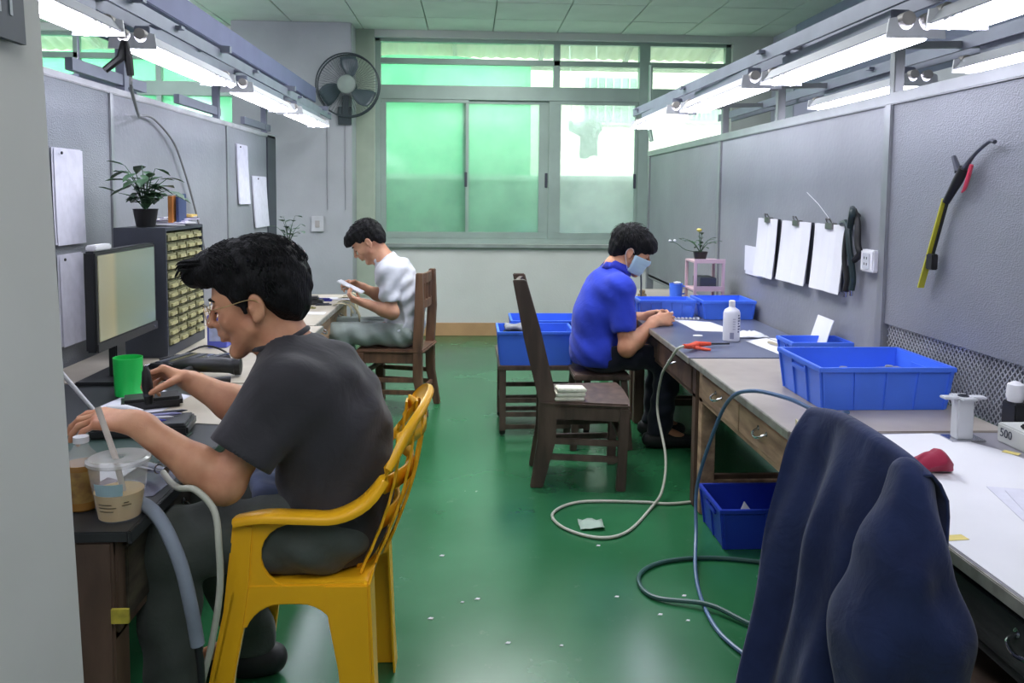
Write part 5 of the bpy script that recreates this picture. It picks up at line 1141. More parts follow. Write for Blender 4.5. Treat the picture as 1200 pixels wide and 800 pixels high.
def add_hand(F, w, d, n, lat, curl=(35, 35, 25), spread=.0, r=.0085, thumb=(50, 30), S=1.0, curls=None, k=.003, talong=.5):
    """w wrist, d pointing direction, n palm normal (fingers curl towards it), lat towards the thumb"""
    w = np.array(w, float); d = nrm(d); n = np.array(n, float); n = nrm(n-d*(n@d)); lt = np.cross(n, d); lt = lt if lt @ np.array(lat) > 0 else -lt
    F.cap(w-d*.02, w+d*.02, .026*S, .026*S, .02, flat=(n, 1.35))
    base = []
    for i, o in enumerate((.030, .010, -.010, -.029)):
        b = w+d*(.088-.004*abs(i-1)-(.006 if i == 3 else 0))*S+lt*o*S; base.append(b); F.cap(w+lt*o*.45*S+d*.015, b, .015*S, .0115*S, .012)
    F.cap(w+d*.02*S+lt*.020*S+n*.004, w+d*.05*S+lt*.026*S+n*.008, .017*S, .014*S, .012)
    segs = ((.042, .025, .020), (.046, .028, .021), (.042, .026, .020), (.034, .020, .018)); tips = []
    for i in range(4):
        p = base[i]; ang = 0; cu = curls[i] if curls else curl; dd0 = nrm(d+lt*spread*(1.5-i)*.5); rr = r*S*(1 if i < 3 else .87)
        for j in range(3):
            ang += math.radians(cu[j]); dd = dd0*math.cos(ang)+n*math.sin(ang); q = p+dd*segs[i][j]*S
            F.cap(p, q, rr*(1-.09*j), rr*(1-.09*(j+1)), k if j or True else .006); p = q
        tips.append(p)
    p = w+d*.030*S+lt*.030*S+n*.006; a, b = map(math.radians, thumb)
    t1 = nrm(d*talong+lt*math.cos(a)+n*math.sin(a)); q = p+t1*.040*S; F.cap(p-t1*.015, q, .0135*S, .0105*S, .008)
    t2 = nrm(t1+d*.6*math.cos(b)+n*.5*math.sin(b)-lt*.35); q2 = q+t2*.032*S; F.cap(q, q2, .0105*S, .0095*S, .004)
    t3 = nrm(t2+d*.3+n*.3-lt*.4); F.cap(q2, q2+t3*.024*S, .0095*S, .0078*S, .004)
    return tips
def arm(F, sh, el, wr, r=(.050, .042, .040, .027), k=.025):
    sh, el, wr = map(np.array, (sh, el, wr)); mid = sh+(el-sh)*.5
    F.cap(sh, mid, r[0], r[1]+.003, k); F.cap(mid, el, r[1]+.003, r[1]-.004, k); F.ell(el, (r[1]*.95,)*3, None, k)
    m2 = el+(wr-el)*.3; F.cap(el, m2, r[2]*.95, r[2]+.001, k); F.cap(m2, wr, r[2]+.001, r[3], k)
def torso(F, J, inf, side, k=.06):
    """spine chain pelvis-waist-chest-neck base as ellipsoids with given half sizes"""
    sd = nrm(side)
    for (a, r, dr) in J['spine']:
        up = nrm(dr); f = nrm(np.cross(sd, up)); s2 = np.cross(up, f); F.ell(a, (r[0]+inf, r[1]+inf, r[2]+inf*.6), np.stack([f, s2, up], 1), k)
    F.cap(J['shL'], J['shR'], J['rs']+inf, None, k)
    F.cap(J['chest_top'], J['neck'], .075+inf*.6, .058+inf*.3, k)
def folds(amp, dirs, warp=.6):
    def fn(X, Y, Z):
        v = 0
        for (a, b, c, ph, w) in dirs: v = v+w*np.sin(a*X+b*Y+c*Z+ph+warp*np.sin(9*X+7*Z+ph)+warp*np.sin(8*Y-11*Z+2*ph))
        return v*amp
    return fn
def hair_tufts(parent, H, dirs_fn, n, m, seed=1, ln=(.02, .035), w=.0022, name='hair_tufts', region=None, surf=None):
    """short tapered locks laid over the hair, joined into one part"""
    rnd = random.Random(seed); g = MB()
    for _ in range(n):
        for _try in range(20):
            v = Vector((rnd.gauss(0, 1), rnd.gauss(0, 1), rnd.gauss(0, 1))).normalized()
            if region(v): break
        else: continue
        c, nn = surf(v); d = Vector(dirs_fn(c, nn)); d = (d-nn*d.dot(nn)).normalized(); L = rnd.uniform(*ln); s = nn.cross(d).normalized(); lift = rnd.uniform(.05, .35)
        j = Vector((rnd.uniform(-.3, .3),)*3); d = (d+s*rnd.uniform(-.35, .35)).normalized()
        p = [c-nn*.003, c+d*L*.4+nn*(.002+L*lift*.5), c+d*L+nn*L*lift*.55]; W = w*rnd.uniform(.7, 1.4)
        pts = []
        for q, wd in zip(p, (W, W*.8, W*.1)): pts += [Vector(H.p(*(q-s*wd))), Vector(H.p(*(q+s*wd))), Vector(H.p(*(q+nn*wd*.8)))]
        g.add(pts, [(0, 1, 4, 3), (1, 2, 5, 4), (2, 0, 3, 5), (3, 4, 7, 6), (4, 5, 8, 7), (5, 3, 6, 8)])
    o = g.build(name, m, parent, smooth=True); o['kind'] = 'stuff'; return o
m_hair = mat('black_hair', (24, 24, 27), .65, rgb2=(14, 14, 16), scale=60, stretch=(1, 1, .3), bump=.6, bscale=150, spec=.2)
def face_bits(root, H, brows=True, m=m_hair, lash=True):
    P = H.p; S = H.S
    for q in (-1, 1):
        if brows:
            g = MB(); g.tube([P(.095, q*.014, .026), P(.096, q*.032, .031), P(.084, q*.050, .026)], [.0035*S, .0042*S, .0015*S], 8, smooth=4); g.build('eyebrow', m, root, smooth=True)
        g = MB(); g.tube([P(.0885, q*.020, .0005), P(.0925, q*.032, -.0015), P(.0855, q*.045, .0005)], [.0012*S, .0018*S, .0012*S], 6, smooth=4); g.build('eyelash', m, root, smooth=True)

# ------------------------------------------------------------------ man in the dark tee (foreground, left)
m_skin1 = skin_mat('skin_warm', (214, 160, 126), (192, 134, 104))
m_skin2 = skin_mat('skin_tan', (196, 148, 120), (172, 122, 98))
man = thing('person', (-.36, 2.02, .45), 'seated man with black hair, gold glasses and dark charcoal tee in the yellow chair', 'person')
man.location = (0, 0, 0)
H1 = HeadT((-.512, 1.985, 1.085), head_frame(184, 13), 1.06)
J1 = dict(shL=(-.425, 1.865, .895), shR=(-.44, 2.125, .90), rs=.062, neck=(-.455, 1.99, .985), chest_top=(-.405, 1.99, .90),
    spine=[((-.335, 2.01, .545), (.115, .165, .10), (0, 0, 1)), ((-.335, 2.0, .655), (.112, .150, .12), (.02, 0, 1)), ((-.350, 1.995, .785), (.118, .160, .14), (-.22, 0, 1)), ((-.385, 1.99, .875), (.095, .165, .08), (-.6, 0, 1))])
elL, wrL = (-.545, 1.795, .700), (-.745, 1.815, .835)
elR, wrR = (-.60, 2.20, .755), (-.750, 2.20, .838)
F = Field((-.99, 1.62, .02), (-.15, 2.40, 1.30), .0038)
torso(F, J1, -.004, (0, 1, 0))
arm(F, J1['shL'], elL, wrL, (.050, .041, .040, .028)); arm(F, J1['shR'], elR, wrR, (.052, .044, .044, .029))
for hp, kn, an in (((-.36, 1.92, .545), (-.70, 1.87, .535), (-.685, 1.86, .10)), ((-.36, 2.10, .545), (-.735, 2.16, .53), (-.60, 2.22, .10))):
    F.cap(hp, kn, .080, .055, .03); F.cap(kn, an, .050, .032, .03); F.cap(an, (an[0]-.14, an[1], .045), .036, .028, .02)
add_head(F, H1, J1['neck'])
add_hand(F, wrL, (-.93, .02, .12), (-.1, .25, -1), (0, .9, .2), curls=((18, 22, 15), (22, 26, 18), (28, 28, 18), (34, 30, 20)), spread=.12, thumb=(35, 30), S=.98)
hand_tips = add_hand(F, wrR, (-.80, -.15, .35), (-.35, -.55, -.70), (.1, -.5, .8), curls=((45, 50, 25), (50, 55, 30), (58, 55, 30), (62, 55, 30)), thumb=(55, 50), S=.95)
F.mesh('body', m_skin1, man)
face_bits(man, H1)
# tee
F = Field((-.68, 1.66, .40), (-.13, 2.36, 1.07), .006)
J1s = dict(J1); J1s['spine'] = [((-.335, 2.01, .56), (.118, .168, .15), (0, 0, 1)), ((-.325, 2.0, .665), (.120, .155, .14), (.02, 0, 1)), ((-.338, 1.995, .785), (.125, .165, .15), (-.22, 0, 1)), ((-.38, 1.99, .880), (.100, .168, .08), (-.6, 0, 1))]
torso(F, J1s, .014, (0, 1, 0))
def sleeve(F, sh, el, t, r0, r1):
    sh, el = np.array(sh), np.array(el); e = sh+(el-sh)*t; F.cap(sh, e, r0, r1, .04); return e, nrm(el-sh)
e1, d1 = sleeve(F, (-.425, 1.875, .89), (-.540, 1.795, .715), .70, .082, .080)
e2, d2 = sleeve(F, (-.44, 2.12, .89), (-.60, 2.20, .745), .62, .078, .074)
F.disp(folds(.0032, [(38, 14, -30, 0, 1), (-22, 30, 44, 1.3, .8), (60, -10, 18, 2.1, .5), (10, 55, 30, .7, .5)], 1.2))
# cut the sleeve ends (only near the sleeve)
for e, dd, el in ((e1, d1, elL), (e2, d2, elR)):
    c = np.array(e)+dd*.015; sl, X, Y, Z = F.sub(c-.16, c+.16, 0)
    pl_ = (X-c[0])*dd[0]+(Y-c[1])*dd[1]+(Z-c[2])*dd[2]
    near = (np.sqrt((X-c[0]-dd[0]*.05)**2+(Y-c[1]-dd[1]*.05)**2+(Z-c[2]-dd[2]*.05)**2) < .115) & (X < -.40)
    F.d[sl] = np.where(near, np.maximum(F.d[sl], pl_), F.d[sl])
    F.cap(np.array(c)-dd*.05, np.array(c)+dd*.05, .060, .067, .006, 's')
F.clip((0, 0, .455), (.0, 0, -1))
F.cap((-.455, 1.99, 1.0), (-.50, 1.99, 1.09), .062, .075, .008, 's')
m_tee = cloth_mat('charcoal_tee', (58, 57, 62))
F.mesh('tee_shirt', m_tee, man)
# collar rib
g = MB(); cc = Vector((-.462, 1.99, .992)); ax_ = Vector((-.35, 0, 1)).normalized(); u_ = Vector((0, 1, 0)); v_ = ax_.cross(u_)
g.tube([cc+u_*.066*math.cos(a)+v_*.068*math.sin(a)-ax_*.004*math.cos(2*a) for a in [2*PI*k/32 for k in range(33)]], .0075, 8, cap=False); g.build('collar', m_tee, man, smooth=True)
# trousers
F = Field((-.86, 1.74, .03), (-.16, 2.34, .68), .0065)
F.ell((-.335, 2.01, .545), (.135, .185, .105), None, .04)
for hp, kn, an in (((-.36, 1.92, .545), (-.70, 1.87, .535), (-.685, 1.86, .09)), ((-.36, 2.10, .545), (-.735, 2.16, .53), (-.60, 2.22, .09))):
    F.cap(hp, kn, .098, .076, .05); F.cap(kn, an, .078, .062, .03)
F.disp(folds(.004, [(40, 10, 26, 0, 1), (-25, 20, 48, 2, .8), (8, 60, 14, 1, .5)], 1.4)); F.clip((0, 0, .075), (0, 0, -1)); F.clip((-.3, 0, .635), (0, 0, 1))
F.mesh('trousers', cloth_mat('grey_green_trousers', (82, 88, 84)), man)
def shoe(root, an, ang, m, L=.26):
    F = Field((an[0]-.3, an[1]-.3, 0.0), (an[0]+.3, an[1]+.3, .14), .007); d = np.array([math.cos(ang), math.sin(ang), 0])
    b = np.array([an[0], an[1], 0]); F.cap(b-d*.05+[0, 0, .045], b+d*.02+[0, 0, .05], .042, .044, .02); F.cap(b+[0, 0, .045], b+d*.15+[0, 0, .035], .045, .034, .03); F.clip((0, 0, .004), (0, 0, -1))
    return F.mesh('shoe', m, root)
m_shoe = mat('dark_shoe', (40, 42, 44), .6)
shoe(man, (-.685, 1.86), PI, m_shoe); shoe(man, (-.60, 2.22), PI, m_shoe)
# hair: cap volume, swept-up fringe
F = Field((-.75, 1.84, .96), (-.34, 2.14, 1.33), .004)
S = H1.S; Mh = H1.M; Pp = H1.p
def hell(F, H, x, y, z, a, b, c, k=.02, op='u'): F.ell(H.p(x, y, z), (a*H.S, b*H.S, c*H.S), H.M, k*H.S, op)
hell(F, H1, -.018, 0, .055, .110, .092, .092); hell(F, H1, .020, 0, .092, .092, .076, .058, .03); hell(F, H1, .085, 0, .098, .052, .060, .038, .03)
hell(F, H1, .118, 0, .092, .032, .048, .028, .02); hell(F, H1, -.070, 0, .005, .048, .076, .070, .03)
hell(F, H1, .092, 0, -.005, .055, .095, .066, .012, 's'); hell(F, H1, .060, 0, -.070, .105, .11, .078, .012, 's')
for q in (-1, 1): hell(F, H1, -.004, q*.084, -.012, .026, .022, .036, .008, 's'); F.cap(H1.p(.026, q*.074, .03), H1.p(.018, q*.073, -.010), .012, .006, .008)
F.disp(folds(.0016, [(160, 40, 90, 0, 1), (-60, 150, 110, 1, .8), (90, -120, 60, 2, .7)], 1.5))
F.mesh('hair', m_hair, man)
def s1(v):
    c = Vector((v.x*.112-.012+(.02 if v.x > 0 and v.z > 0 else 0), v.y*.093, v.z*.094+.055+(.018*max(0, v.x) if v.z > 0 else 0))); return c, Vector((v.x/.112, v.y/.093, v.z/.094)).normalized()
hair_tufts(man, H1, lambda c, n: (1.0*(c.z-.02)*8-.4, .1, .5 if c.z > .06 else -1), 1500, m_hair, 3, region=lambda v: v.z > .25 or (v.x < -.15 and v.z > -.5) , surf=s1, ln=(.015, .03))
# fringe locks standing forward over the forehead
g = MB(); rnd = random.Random(8)
for k in range(150):
    y = rnd.uniform(-.055, .055); b = Vector((.080+rnd.uniform(-.03, .03), y, .108+rnd.uniform(-.02, .015))); L = rnd.uniform(.03, .056)
    p = [b, b+Vector((L*.7, rnd.uniform(-.01, .01), .006)), b+Vector((L*1.0, rnd.uniform(-.012, .012), .002-rnd.random()*.014))]
    g.tube([H1.p(*q) for q in p], [.0035, .003, .0008], 5, smooth=3)
o = g.build('fringe', m_hair, man, smooth=True); o['kind'] = 'stuff'
# glasses
gl = MB(); m_gold = mat('gold_wire', (206, 180, 130), .3, metal=.8)
for q in (-1, 1):
    c = (.112, q*.033, .002); gl.tube([H1.p(c[0]-abs(math.cos(a))*.004*(1 if math.cos(a)*q > 0 else 0), c[1]+.025*math.cos(a), c[2]+.021*math.sin(a)) for a in [2*PI*k/28 for k in range(29)]], .0011, 6, cap=False)
    gl.tube([H1.p(.108, q*.058, .010), H1.p(.06, q*.079, .012), H1.p(.0, q*.084, .016), H1.p(-.02, q*.082, .0)], .0012, 6, smooth=3)
gl.tube([H1.p(.112, -.009, .006), H1.p(.117, 0, .010), H1.p(.112, .009, .006)], .0011, 6, smooth=3)
gr = gl.build('glasses', m_gold, man, smooth=True)
for q in (-1, 1):
    g = MB(); g.add([H1.p(.1115, q*.033+.0235*math.cos(a), .002+.0195*math.sin(a)) for a in [2*PI*k/24 for k in range(24)]], [tuple(range(24))]); g.build('lens', m_cup, gr)
# things in and near his hands
tp = np.mean(hand_tips[:2], 0)
bt_ = thing('marking_tool', (0, 0, 0), 'small black tool held upright in the far hand of the man in black', 'tool')
g = MB(); a = Vector(tp)+Vector((.014, -.014, -.028)); b = a+Vector((-.006, .0, .085)); g.tube([a, a+(b-a)*.6, b, b+Vector((0, 0, .012))], [.010, .014, .010, .004], 12); g.build('barrel', m_black, bt_, smooth=True)
g = MB(); g.tube([a+(b-a)*.25, a+(b-a)*.33], [.0125, .0125], 12); g.build('ring', m_dkgrey, bt_, smooth=True)
g = MB(); g.prism([(-.12, -.09), (.10, -.10), (.12, .08), (-.10, .10)], .002, Matrix.Translation((-.94, 1.96, .6645))); one('paper_sheet', g, m_paper, 'white sheet on the near left desk under the near hand', 'paper')
F = Field((-.62, 1.84, .52), (-.36, 2.2, .70), .006)
F.cap((-.50, 1.96, .618), (-.53, 2.12, .615), .035, .04, .03); F.cap((-.46, 1.95, .615), (-.44, 2.08, .615), .03, .04, .03); F.disp(folds(.005, [(60, 40, 20, 0, 1), (-40, 70, 30, 1, .7)], 1.2))
o = F.mesh('lap_cloth', cloth_mat('blue_grey_cloth', (104, 116, 146)), None); tag(o, 'blue-grey cloth bundled on the lap of the man in black', 'cloth')

# ------------------------------------------------------------------ man in the white shirt (far left)
wm = thing('person', (0, 0, 0), 'young man in a light grey-white tee bent over the far left desk', 'person')
H2 = HeadT((-.628, 5.04, 1.048), head_frame(181, 36), 1.0)
J2 = dict(shL=(-.50, 4.88, .875), shR=(-.50, 5.19, .875), rs=.055, neck=(-.545, 5.04, .955), chest_top=(-.48, 5.04, .88),
    spine=[((-.41, 5.04, .505), (.105, .155, .10), (0, 0, 1)), ((-.405, 5.04, .61), (.095, .135, .12), (.0, 0, 1)), ((-.415, 5.04, .74), (.100, .150, .13), (-.2, 0, 1)), ((-.455, 5.04, .85), (.085, .155, .08), (-.7, 0, 1))])
e2L, w2L = (-.465, 4.84, .640), (-.640, 4.90, .690); e2R, w2R = (-.55, 5.24, .68), (-.70, 5.16, .760)
F = Field((-.96, 4.70, .02), (-.28, 5.36, 1.20), .0050)
torso(F, J2, -.004, (0, 1, 0)); arm(F, J2['shL'], e2L, w2L, (.045, .039, .038, .026)); arm(F, J2['shR'], e2R, w2R, (.045, .039, .038, .026))
for hp, kn, an in (((-.42, 4.96, .50), (-.80, 4.93, .50), (-.76, 4.93, .10)), ((-.42, 5.12, .50), (-.81, 5.16, .50), (-.76, 5.2, .10))):
    F.cap(hp, kn, .072, .05, .03); F.cap(kn, an, .048, .034, .03); F.cap(an, (an[0]-.13, an[1], .045), .034, .027, .02)
add_head(F, H2, J2['neck'])
add_hand(F, w2L, (-.85, .15, .25), (-.1, .4, .6), (0, .6, .8), curl=(35, 40, 25), S=.92); add_hand(F, w2R, (-.85, -.25, .15), (0, -.6, -.2), (0, -.2, 1), curl=(35, 40, 25), S=.92)
F.mesh('body', m_skin2, wm); face_bits(wm, H2)
F = Field((-.66, 4.72, .44), (-.24, 5.36, 1.02), .006)
J2s = dict(J2); J2s['spine'] = [((-.41, 5.04, .52), (.110, .158, .12), (0, 0, 1)), ((-.395, 5.04, .62), (.105, .140, .13), (.0, 0, 1)), ((-.408, 5.04, .74), (.105, .155, .13), (-.2, 0, 1)), ((-.45, 5.04, .855), (.088, .158, .08), (-.7, 0, 1))]
torso(F, J2s, .012, (0, 1, 0)); a_, da = sleeve(F, (-.50, 4.89, .87), e2L, .60, .066, .062); b_, db = sleeve(F, (-.50, 5.18, .87), e2R, .60, .066, .062)
F.disp(folds(.0036, [(60, 14, -50, 0, 1), (-32, 30, 70, 1.3, .9), (80, -10, 18, 2.1, .5)], 1.3))
for e, dd in ((a_, da), (b_, db)):
    c = np.array(e)+dd*.01; F.cap(c+dd*.085, c+dd*.13, .078, .082, .002, 's')
F.clip((-.4, 0, .46), (0, 0, -1)); F.cap((-.545, 5.04, .972), (-.61, 5.04, 1.03), .064, .085, .006, 's')
m_wt = cloth_mat('white_tee', (206, 208, 218)); F.mesh('tee_shirt', m_wt, wm)
F = Field((-.92, 4.80, .03), (-.26, 5.30, .62), .007)
F.ell((-.41, 5.04, .505), (.12, .17, .10), None, .04)
for hp, kn, an in (((-.42, 4.96, .50), (-.80, 4.93, .50), (-.76, 4.93, .09)), ((-.42, 5.12, .50), (-.81, 5.16, .50), (-.76, 5.2, .09))):
    F.cap(hp, kn, .088, .068, .05); F.cap(kn, an, .070, .056, .03)
F.disp(folds(.0045, [(60, 10, 30, 0, 1), (-35, 20, 60, 2, .8)], 1.4)); F.clip((0, 0, .075), (0, 0, -1)); F.clip((0, 0, .565), (0, 0, 1))
F.mesh('jeans', cloth_mat('pale_grey_jeans', (150, 160, 156)), wm); shoe(wm, (-.76, 4.93), PI, m_shoe); shoe(wm, (-.76, 5.2), PI, m_shoe)
F = Field((-.80, 4.90, .92), (-.48, 5.18, 1.24), .005)
hell(F, H2, -.016, 0, .055, .106, .087, .088); hell(F, H2, .045, 0, .085, .072, .070, .042, .03); hell(F, H2, .100, 0, .058, .030, .058, .040, .02); hell(F, H2, -.070, 0, .0, .046, .068, .060, .03)
hell(F, H2, .108, 0, -.012, .058, .095, .060, .012, 's'); hell(F, H2, .060, 0, -.075, .11, .11, .072, .012, 's')
for q in (-1, 1): hell(F, H2, -.004, q*.084, -.012, .026, .022, .034, .008, 's')
F.disp(folds(.0018, [(160, 40, 90, 0, 1), (-60, 150, 110, 1, .8)], 1.5)); F.mesh('hair', m_hair, wm)
def s2(v): return Vector((v.x*.106-.012, v.y*.088, v.z*.089+.055)), Vector((v.x/.106, v.y/.088, v.z/.089)).normalized()
hair_tufts(wm, H2, lambda c, n: (1, .1, -.2), 500, m_hair, 5, region=lambda v: v.z > .3 or (v.x < -.2 and v.z > -.3), surf=s2, ln=(.02, .035))
ph = thing('white_slab', (0, 0, 0), 'flat white piece held by the man in the white shirt', 'tablet'); 
Mp = frameM((-.735, 5.02, .775), (.86, -.10, -.42), (.1, 1, 0))
g = MB(); g.box(-.085, .085, -.045, .045, -.004, .004, Mp); g.build('plate', m_paper, ph, bevel=.002)
g = MB(); g.box(-.08, .08, -.04, .04, .004, .005, Mp); g.build('face_sheet', m_paper2, ph)

# ------------------------------------------------------------------ masked man in the blue polo (right)
bmn = thing('person', (0, 0, 0), 'masked man in a bright blue polo shirt working at the right desk', 'person')
H3 = HeadT((.868, 4.345, 1.050), head_frame(-8, 24), 1.02)
J3 = dict(shL=(.785, 4.50, .855), shR=(.785, 4.19, .860), rs=.060, neck=(.785, 4.345, .965), chest_top=(.745, 4.345, .87),
    spine=[((.695, 4.345, .51), (.115, .165, .10), (0, 0, 1)), ((.685, 4.345, .61), (.110, .150, .12), (.0, 0, 1)), ((.700, 4.345, .735), (.112, .160, .14), (.18, 0, 1)), ((.735, 4.345, .845), (.092, .165, .08), (.6, 0, 1))])
e3R, w3R = (.815, 4.13, .560), (.985, 4.22, .690); e3L, w3L = (.90, 4.52, .63), (1.02, 4.42, .690)
F = Field((.52, 3.98, .02), (1.26, 4.70, 1.20), .0048)
torso(F, J3, -.004, (0, 1, 0)); arm(F, J3['shR'], e3R, w3R, (.048, .042, .044, .029)); arm(F, J3['shL'], e3L, w3L, (.048, .042, .042, .028))
for hp, kn, an in (((.71, 4.25, .50), (1.07, 4.24, .50), (1.02, 4.24, .10)), ((.71, 4.43, .50), (1.08, 4.46, .50), (1.04, 4.46, .10))):
    F.cap(hp, kn, .078, .052, .03); F.cap(kn, an, .050, .036, .03); F.cap(an, (an[0]+.13, an[1], .045), .034, .027, .02)
add_head(F, H3, J3['neck'])
add_hand(F, w3R, (.85, .12, .10), (-.1, .6, -.2), (0, .2, 1), curl=(45, 50, 30), S=.95); add_hand(F, w3L, (.55, -.35, .05), (0, -.6, -.3), (0, -.2, 1), curl=(45, 50, 30), S=.95)
F.mesh('body', m_skin1, bmn); face_bits(bmn, H3)
F = Field((.50, 3.98, .40), (.98, 4.72, 1.06), .006)
J3s = dict(J3); J3s['spine'] = [((.695, 4.345, .52), (.120, .170, .12), (0, 0, 1)), ((.682, 4.345, .62), (.118, .156, .13), (.0, 0, 1)), ((.698, 4.345, .735), (.118, .165, .14), (.18, 0, 1)), ((.735, 4.345, .850), (.096, .168, .08), (.6, 0, 1))]
torso(F, J3s, .012, (0, 1, 0)); a_, da = sleeve(F, (.785, 4.20, .86), e3R, .62, .072, .066); b_, db = sleeve(F, (.785, 4.49, .86), e3L, .60, .070, .066)
F.ell((.700, 4.345, .50), (.150, .195, .11), None, .05)
F.disp(folds(.0022, [(50, 14, 40, 0, 1), (-32, 30, -60, 1.3, .8), (70, -10, 18, 2.1, .4)], 1.2))
for e, dd in ((a_, da), (b_, db)):
    c = np.array(e)+dd*.01; F.cap(c+dd*.088, c+dd*.14, .082, .088, .002, 's')
F.clip((.7, 0, .445), (0, 0, -1)); F.cap((.785, 4.345, .985), (.83, 4.345, 1.06), .060, .07, .006, 's')
m_polo = cloth_mat('blue_polo', (44, 66, 196)); F.mesh('polo_shirt', m_polo, bmn)
# polo collar: folded band
cc = Vector((.795, 4.345, .962)); ax_ = Vector((.42, 0, 1)).normalized(); u_ = Vector((0, 1, 0)); v_ = ax_.cross(u_); rows = []
for rr_, hh_ in ((.062, .022), (.066, .030), (.074, .012), (.084, -.018)):
    rows.append([cc+(u_*math.cos(a)+v_*math.sin(a)*1.02)*rr_+ax_*(hh_-.012*(math.sin(a) > .6)) for a in [PI/2+.25+(2*PI-.5)*k/30 for k in range(31)]])
MB().grid(rows).build('collar', cloth_mat('blue_collar', (40, 52, 170)), bmn, solid=.004, smooth=True)
F = Field((.54, 4.06, .03), (1.20, 4.62, .60), .007); F.ell((.695, 4.345, .505), (.125, .175, .10), None, .04)
for hp, kn, an in (((.71, 4.25, .50), (1.07, 4.24, .50), (1.02, 4.24, .09)), ((.71, 4.43, .50), (1.08, 4.46, .50), (1.04, 4.46, .09))):
    F.cap(hp, kn, .092, .070, .05); F.cap(kn, an, .074, .062, .03)
F.disp(folds(.004, [(60, 10, 30, 0, 1), (-35, 20, 60, 2, .8)], 1.4)); F.clip((0, 0, .075), (0, 0, -1)); F.clip((0, 0, .56), (0, 0, 1))
F.mesh('trousers', cloth_mat('navy_trousers', (30, 34, 48)), bmn); shoe(bmn, (1.02, 4.24), 0, m_shoe); shoe(bmn, (1.04, 4.46), 0, m_shoe)
F = Field((.72, 4.20, .92), (1.04, 4.50, 1.24), .005)
hell(F, H3, -.018, 0, .052, .112, .093, .094); hell(F, H3, .050, 0, .070, .070, .084, .052, .03); hell(F, H3, .088, 0, .052, .028, .074, .036, .02); hell(F, H3, -.070, 0, -.005, .050, .076, .066, .03)
hell(F, H3, .112, 0, -.022, .058, .095, .060, .012, 's'); hell(F, H3, .060, 0, -.082, .11, .11, .078, .012, 's')
for q in (-1, 1): hell(F, H3, -.002, q*.090, -.014, .026, .024, .034, .008, 's'); F.cap(H3.p(.026, q*.078, .04), H3.p(.022, q*.076, -.004), .010, .006, .008)
F.disp(folds(.0016, [(160, 40, 90, 0, 1), (-60, 150, 110, 1, .8)], 1.5)); F.mesh('hair', m_hair, bmn)
def s3(v): return Vector((v.x*.114-.014, v.y*.094, v.z*.095+.052)), Vector((v.x/.114, v.y/.094, v.z/.095)).normalized()
hair_tufts(bmn, H3, lambda c, n: (.6, .1, -1), 500, m_hair, 6, region=lambda v: v.z > .2 or (v.x < -.2 and v.z > -.4), surf=s3, ln=(.02, .04))
# face mask with pleats and ear loops
rows = []
for i in range(13):
    z = -.004-.008*i; u = i/12; row = []
    for k in range(17):
        a = math.radians(-78+156*k/16); rx = .105+.018*math.exp(-((z+.018)/.022)**2)*math.exp(-(a/.45)**2)*1.0-.018*max(0, u-.75)*4*.5; ry = .080
        row.append(H3.p(.012+(rx)*math.cos(a)-.012+(.002 if i % 3 == 0 else 0), ry*math.sin(a)*(1-.22*u*u), z))
    rows.append(row)
m_mask = mat('pale_blue_mask', (178, 206, 220), .7, var=.04)
mk = MB().grid(rows).build('face_mask', m_mask, bmn, solid=.003, smooth=True)
for q in (-1, 1):
    g = MB(); g.tube([H3.p(.022, q*.071, -.006), H3.p(-.004, q*.083, .018), H3.p(-.024, q*.083, .006), H3.p(-.022, q*.080, -.028), H3.p(.018, q*.066, -.088)], .0014, 6, smooth=5); g.build('ear_loop', m_paper, mk, smooth=True)
g = MB(); g.tube([(1.065, 4.30, .712), (1.10, 4.32, .722)], [.006, .006], 8); one('small_white_piece', g, m_paper, 'tiny white workpiece between the fingers of the masked man', 'workpiece', smooth=True)
# his stool
st = thing('stool', (.70, 4.345, 0), 'dark wooden stool under the masked man, mostly hidden by the chair', 'stool')
g = MB(); g.box(-.15, .15, -.16, .16, .375, .405); g.build('seat', m_chairwood_d, st, bevel=.006)
for sx in (-1, 1):
    for sy in (-1, 1): g = MB(); g.bar((sx*.15, sy*.15, 0), (sx*.12, sy*.12, .375), .035, .035); g.build('leg', m_chairwood_d, st, bevel=.003)
    g = MB(); g.bar((sx*.14, -.14, .12), (sx*.14, .14, .12), .02, .03); g.build('stretcher', m_chairwood_d, st)

# ------------------------------------------------------------------ jacket over the near right chair
jc = thing('hidden_chair', (0, 0, 0), 'dark chair at the right desk completely covered by the navy jacket', 'chair'); jc.name = 'draped_chair'
for y in (1.51, 1.73):
    g = MB(); g.bar((.86, y, 0), (.845, y, .40), .035, .035); g.bar((.86, y, .40), (.83, y, .84), .03, .035); g.build('back_post', m_chairwood_d, jc, bevel=.003)
    g = MB(); g.box(1.14, 1.175, y-.018, y+.018, 0, .39); g.build('leg', m_chairwood_d, jc, bevel=.003)
g = MB(); g.box(.84, 1.19, 1.44, 1.75, .385, .41); g.build('seat', m_chairwood_d, jc, bevel=.006)
g = MB(); g.bar((.835, 1.50, .82), (.825, 1.74, .82), .022, .07); g.build('crest_rail', m_chairwood_d, jc, bevel=.004)
jk = thing('navy_jacket', (0, 0, 0), 'navy blue jacket draped over a chair back at the right foreground', 'jacket')
m_navy = cloth_mat('navy_cloth', (34, 46, 86), rgb2=(26, 36, 72), bump=.18)
def V(*a): return np.array(a, float)
rows = []
NU, NV = 46, 60
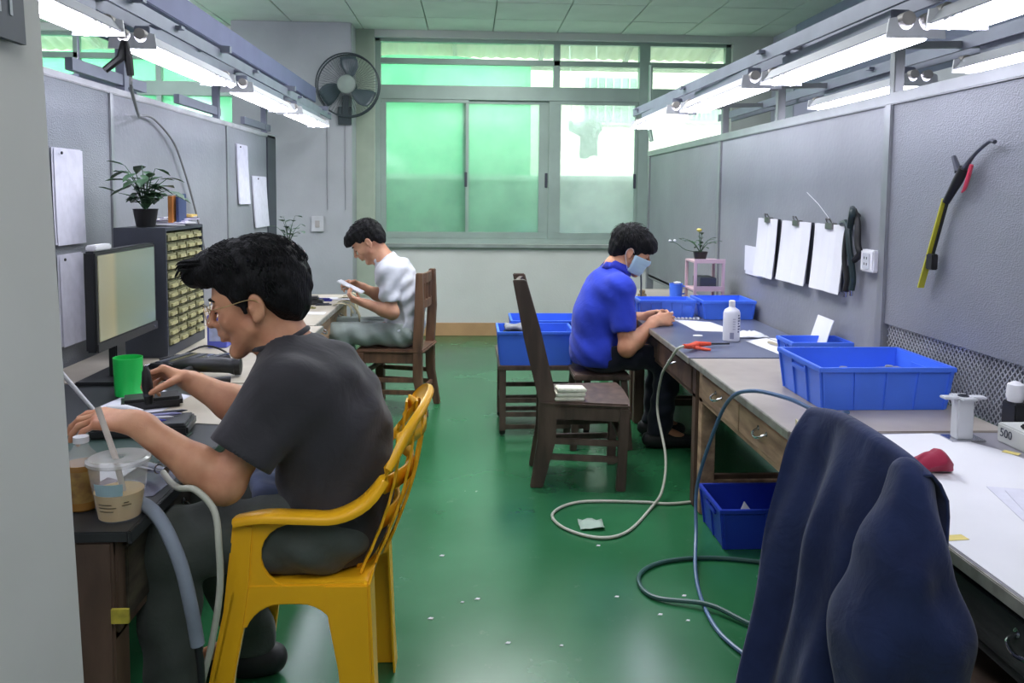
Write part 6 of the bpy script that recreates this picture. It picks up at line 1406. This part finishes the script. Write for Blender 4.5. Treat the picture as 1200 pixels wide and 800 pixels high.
def crv(pts, t):
    pts = [V(*p) for p in pts]; n = len(pts)-1; j = min(int(t*n), n-1); u = t*n-j; a = pts[max(j-1, 0)]; b = pts[j]; c = pts[j+1]; d = pts[min(j+2, n)]
    return .5*((2*b)+(c-a)*u+(2*a-5*b+4*c-d)*u*u+(3*b-a-3*c+d)*u**3)
ridge = [(.770, 1.775, .872), (.785, 1.69, .885), (.795, 1.58, .882), (.812, 1.47, .866), (.825, 1.405, .845)]
low = [(.635, 1.76, .12), (.67, 1.68, .10), (.72, 1.56, .10), (.80, 1.44, .10), (.92, 1.35, .12)]
mid_ = [(.700, 1.80, .60), (.725, 1.68, .58), (.745, 1.56, .57), (.795, 1.43, .57), (.862, 1.37, .60)]
for j in range(NV):
    v = j/(NV-1)*2-.35          # <0 : inner side over the crest
    row = []
    for i in range(NU):
        u = i/(NU-1); r_ = crv(ridge, u)
        if v < 0: p = r_+V(.055*min(1, -v/.12), 0, -.9*max(0, -v-.06)); 
        else:
            b_ = crv(mid_, u); c_ = crv(low, u); t = v/1.65; s_ = t
            p = r_*(1-s_)*(1-2*s_)+b_*4*s_*(1-s_)+c_*s_*(2*s_-1) if True else 0
        A = min(1, max(0, v)*1.4)
        fo = .018*math.sin(u*15+1.2*math.sin(v*2.2)+v*1.3)*A+.010*math.sin(u*31+v*4+1)*A+.006*math.sin(v*9+u*6)*A
        row.append(p+V(-1, -.35, 0)*fo)
    rows.append([tuple(q) for q in row])
MB().grid(rows).build('jacket_body', m_navy, jk, solid=.006, smooth=True, angle=80)
# sleeve hanging at the near side
F = Field((.60, 1.25, .06), (1.02, 1.62, .92), .006)
F.cap((.812, 1.44, .828), (.785, 1.435, .68), .030, .060, .08, flat=((1, .2, 0), 1.9)); F.cap((.785, 1.435, .68), (.762, 1.46, .52), .060, .078, .08, flat=((1, .2, 0), 1.7)); F.cap((.762, 1.46, .52), (.775, 1.45, .12), .074, .060, .08, flat=((1, .2, 0), 1.7))
F.cap((.836, 1.425, .815), (.868, 1.395, .55), .024, .040, .08); F.cap((.868, 1.395, .55), (.905, 1.39, .12), .040, .046, .08)
F.disp(folds(.0030, [(40, 70, 8, 0, 1), (-30, 60, 12, 2, .8), (20, 30, -24, 1, .5)], .7))
F.mesh('sleeve', m_navy, jk)
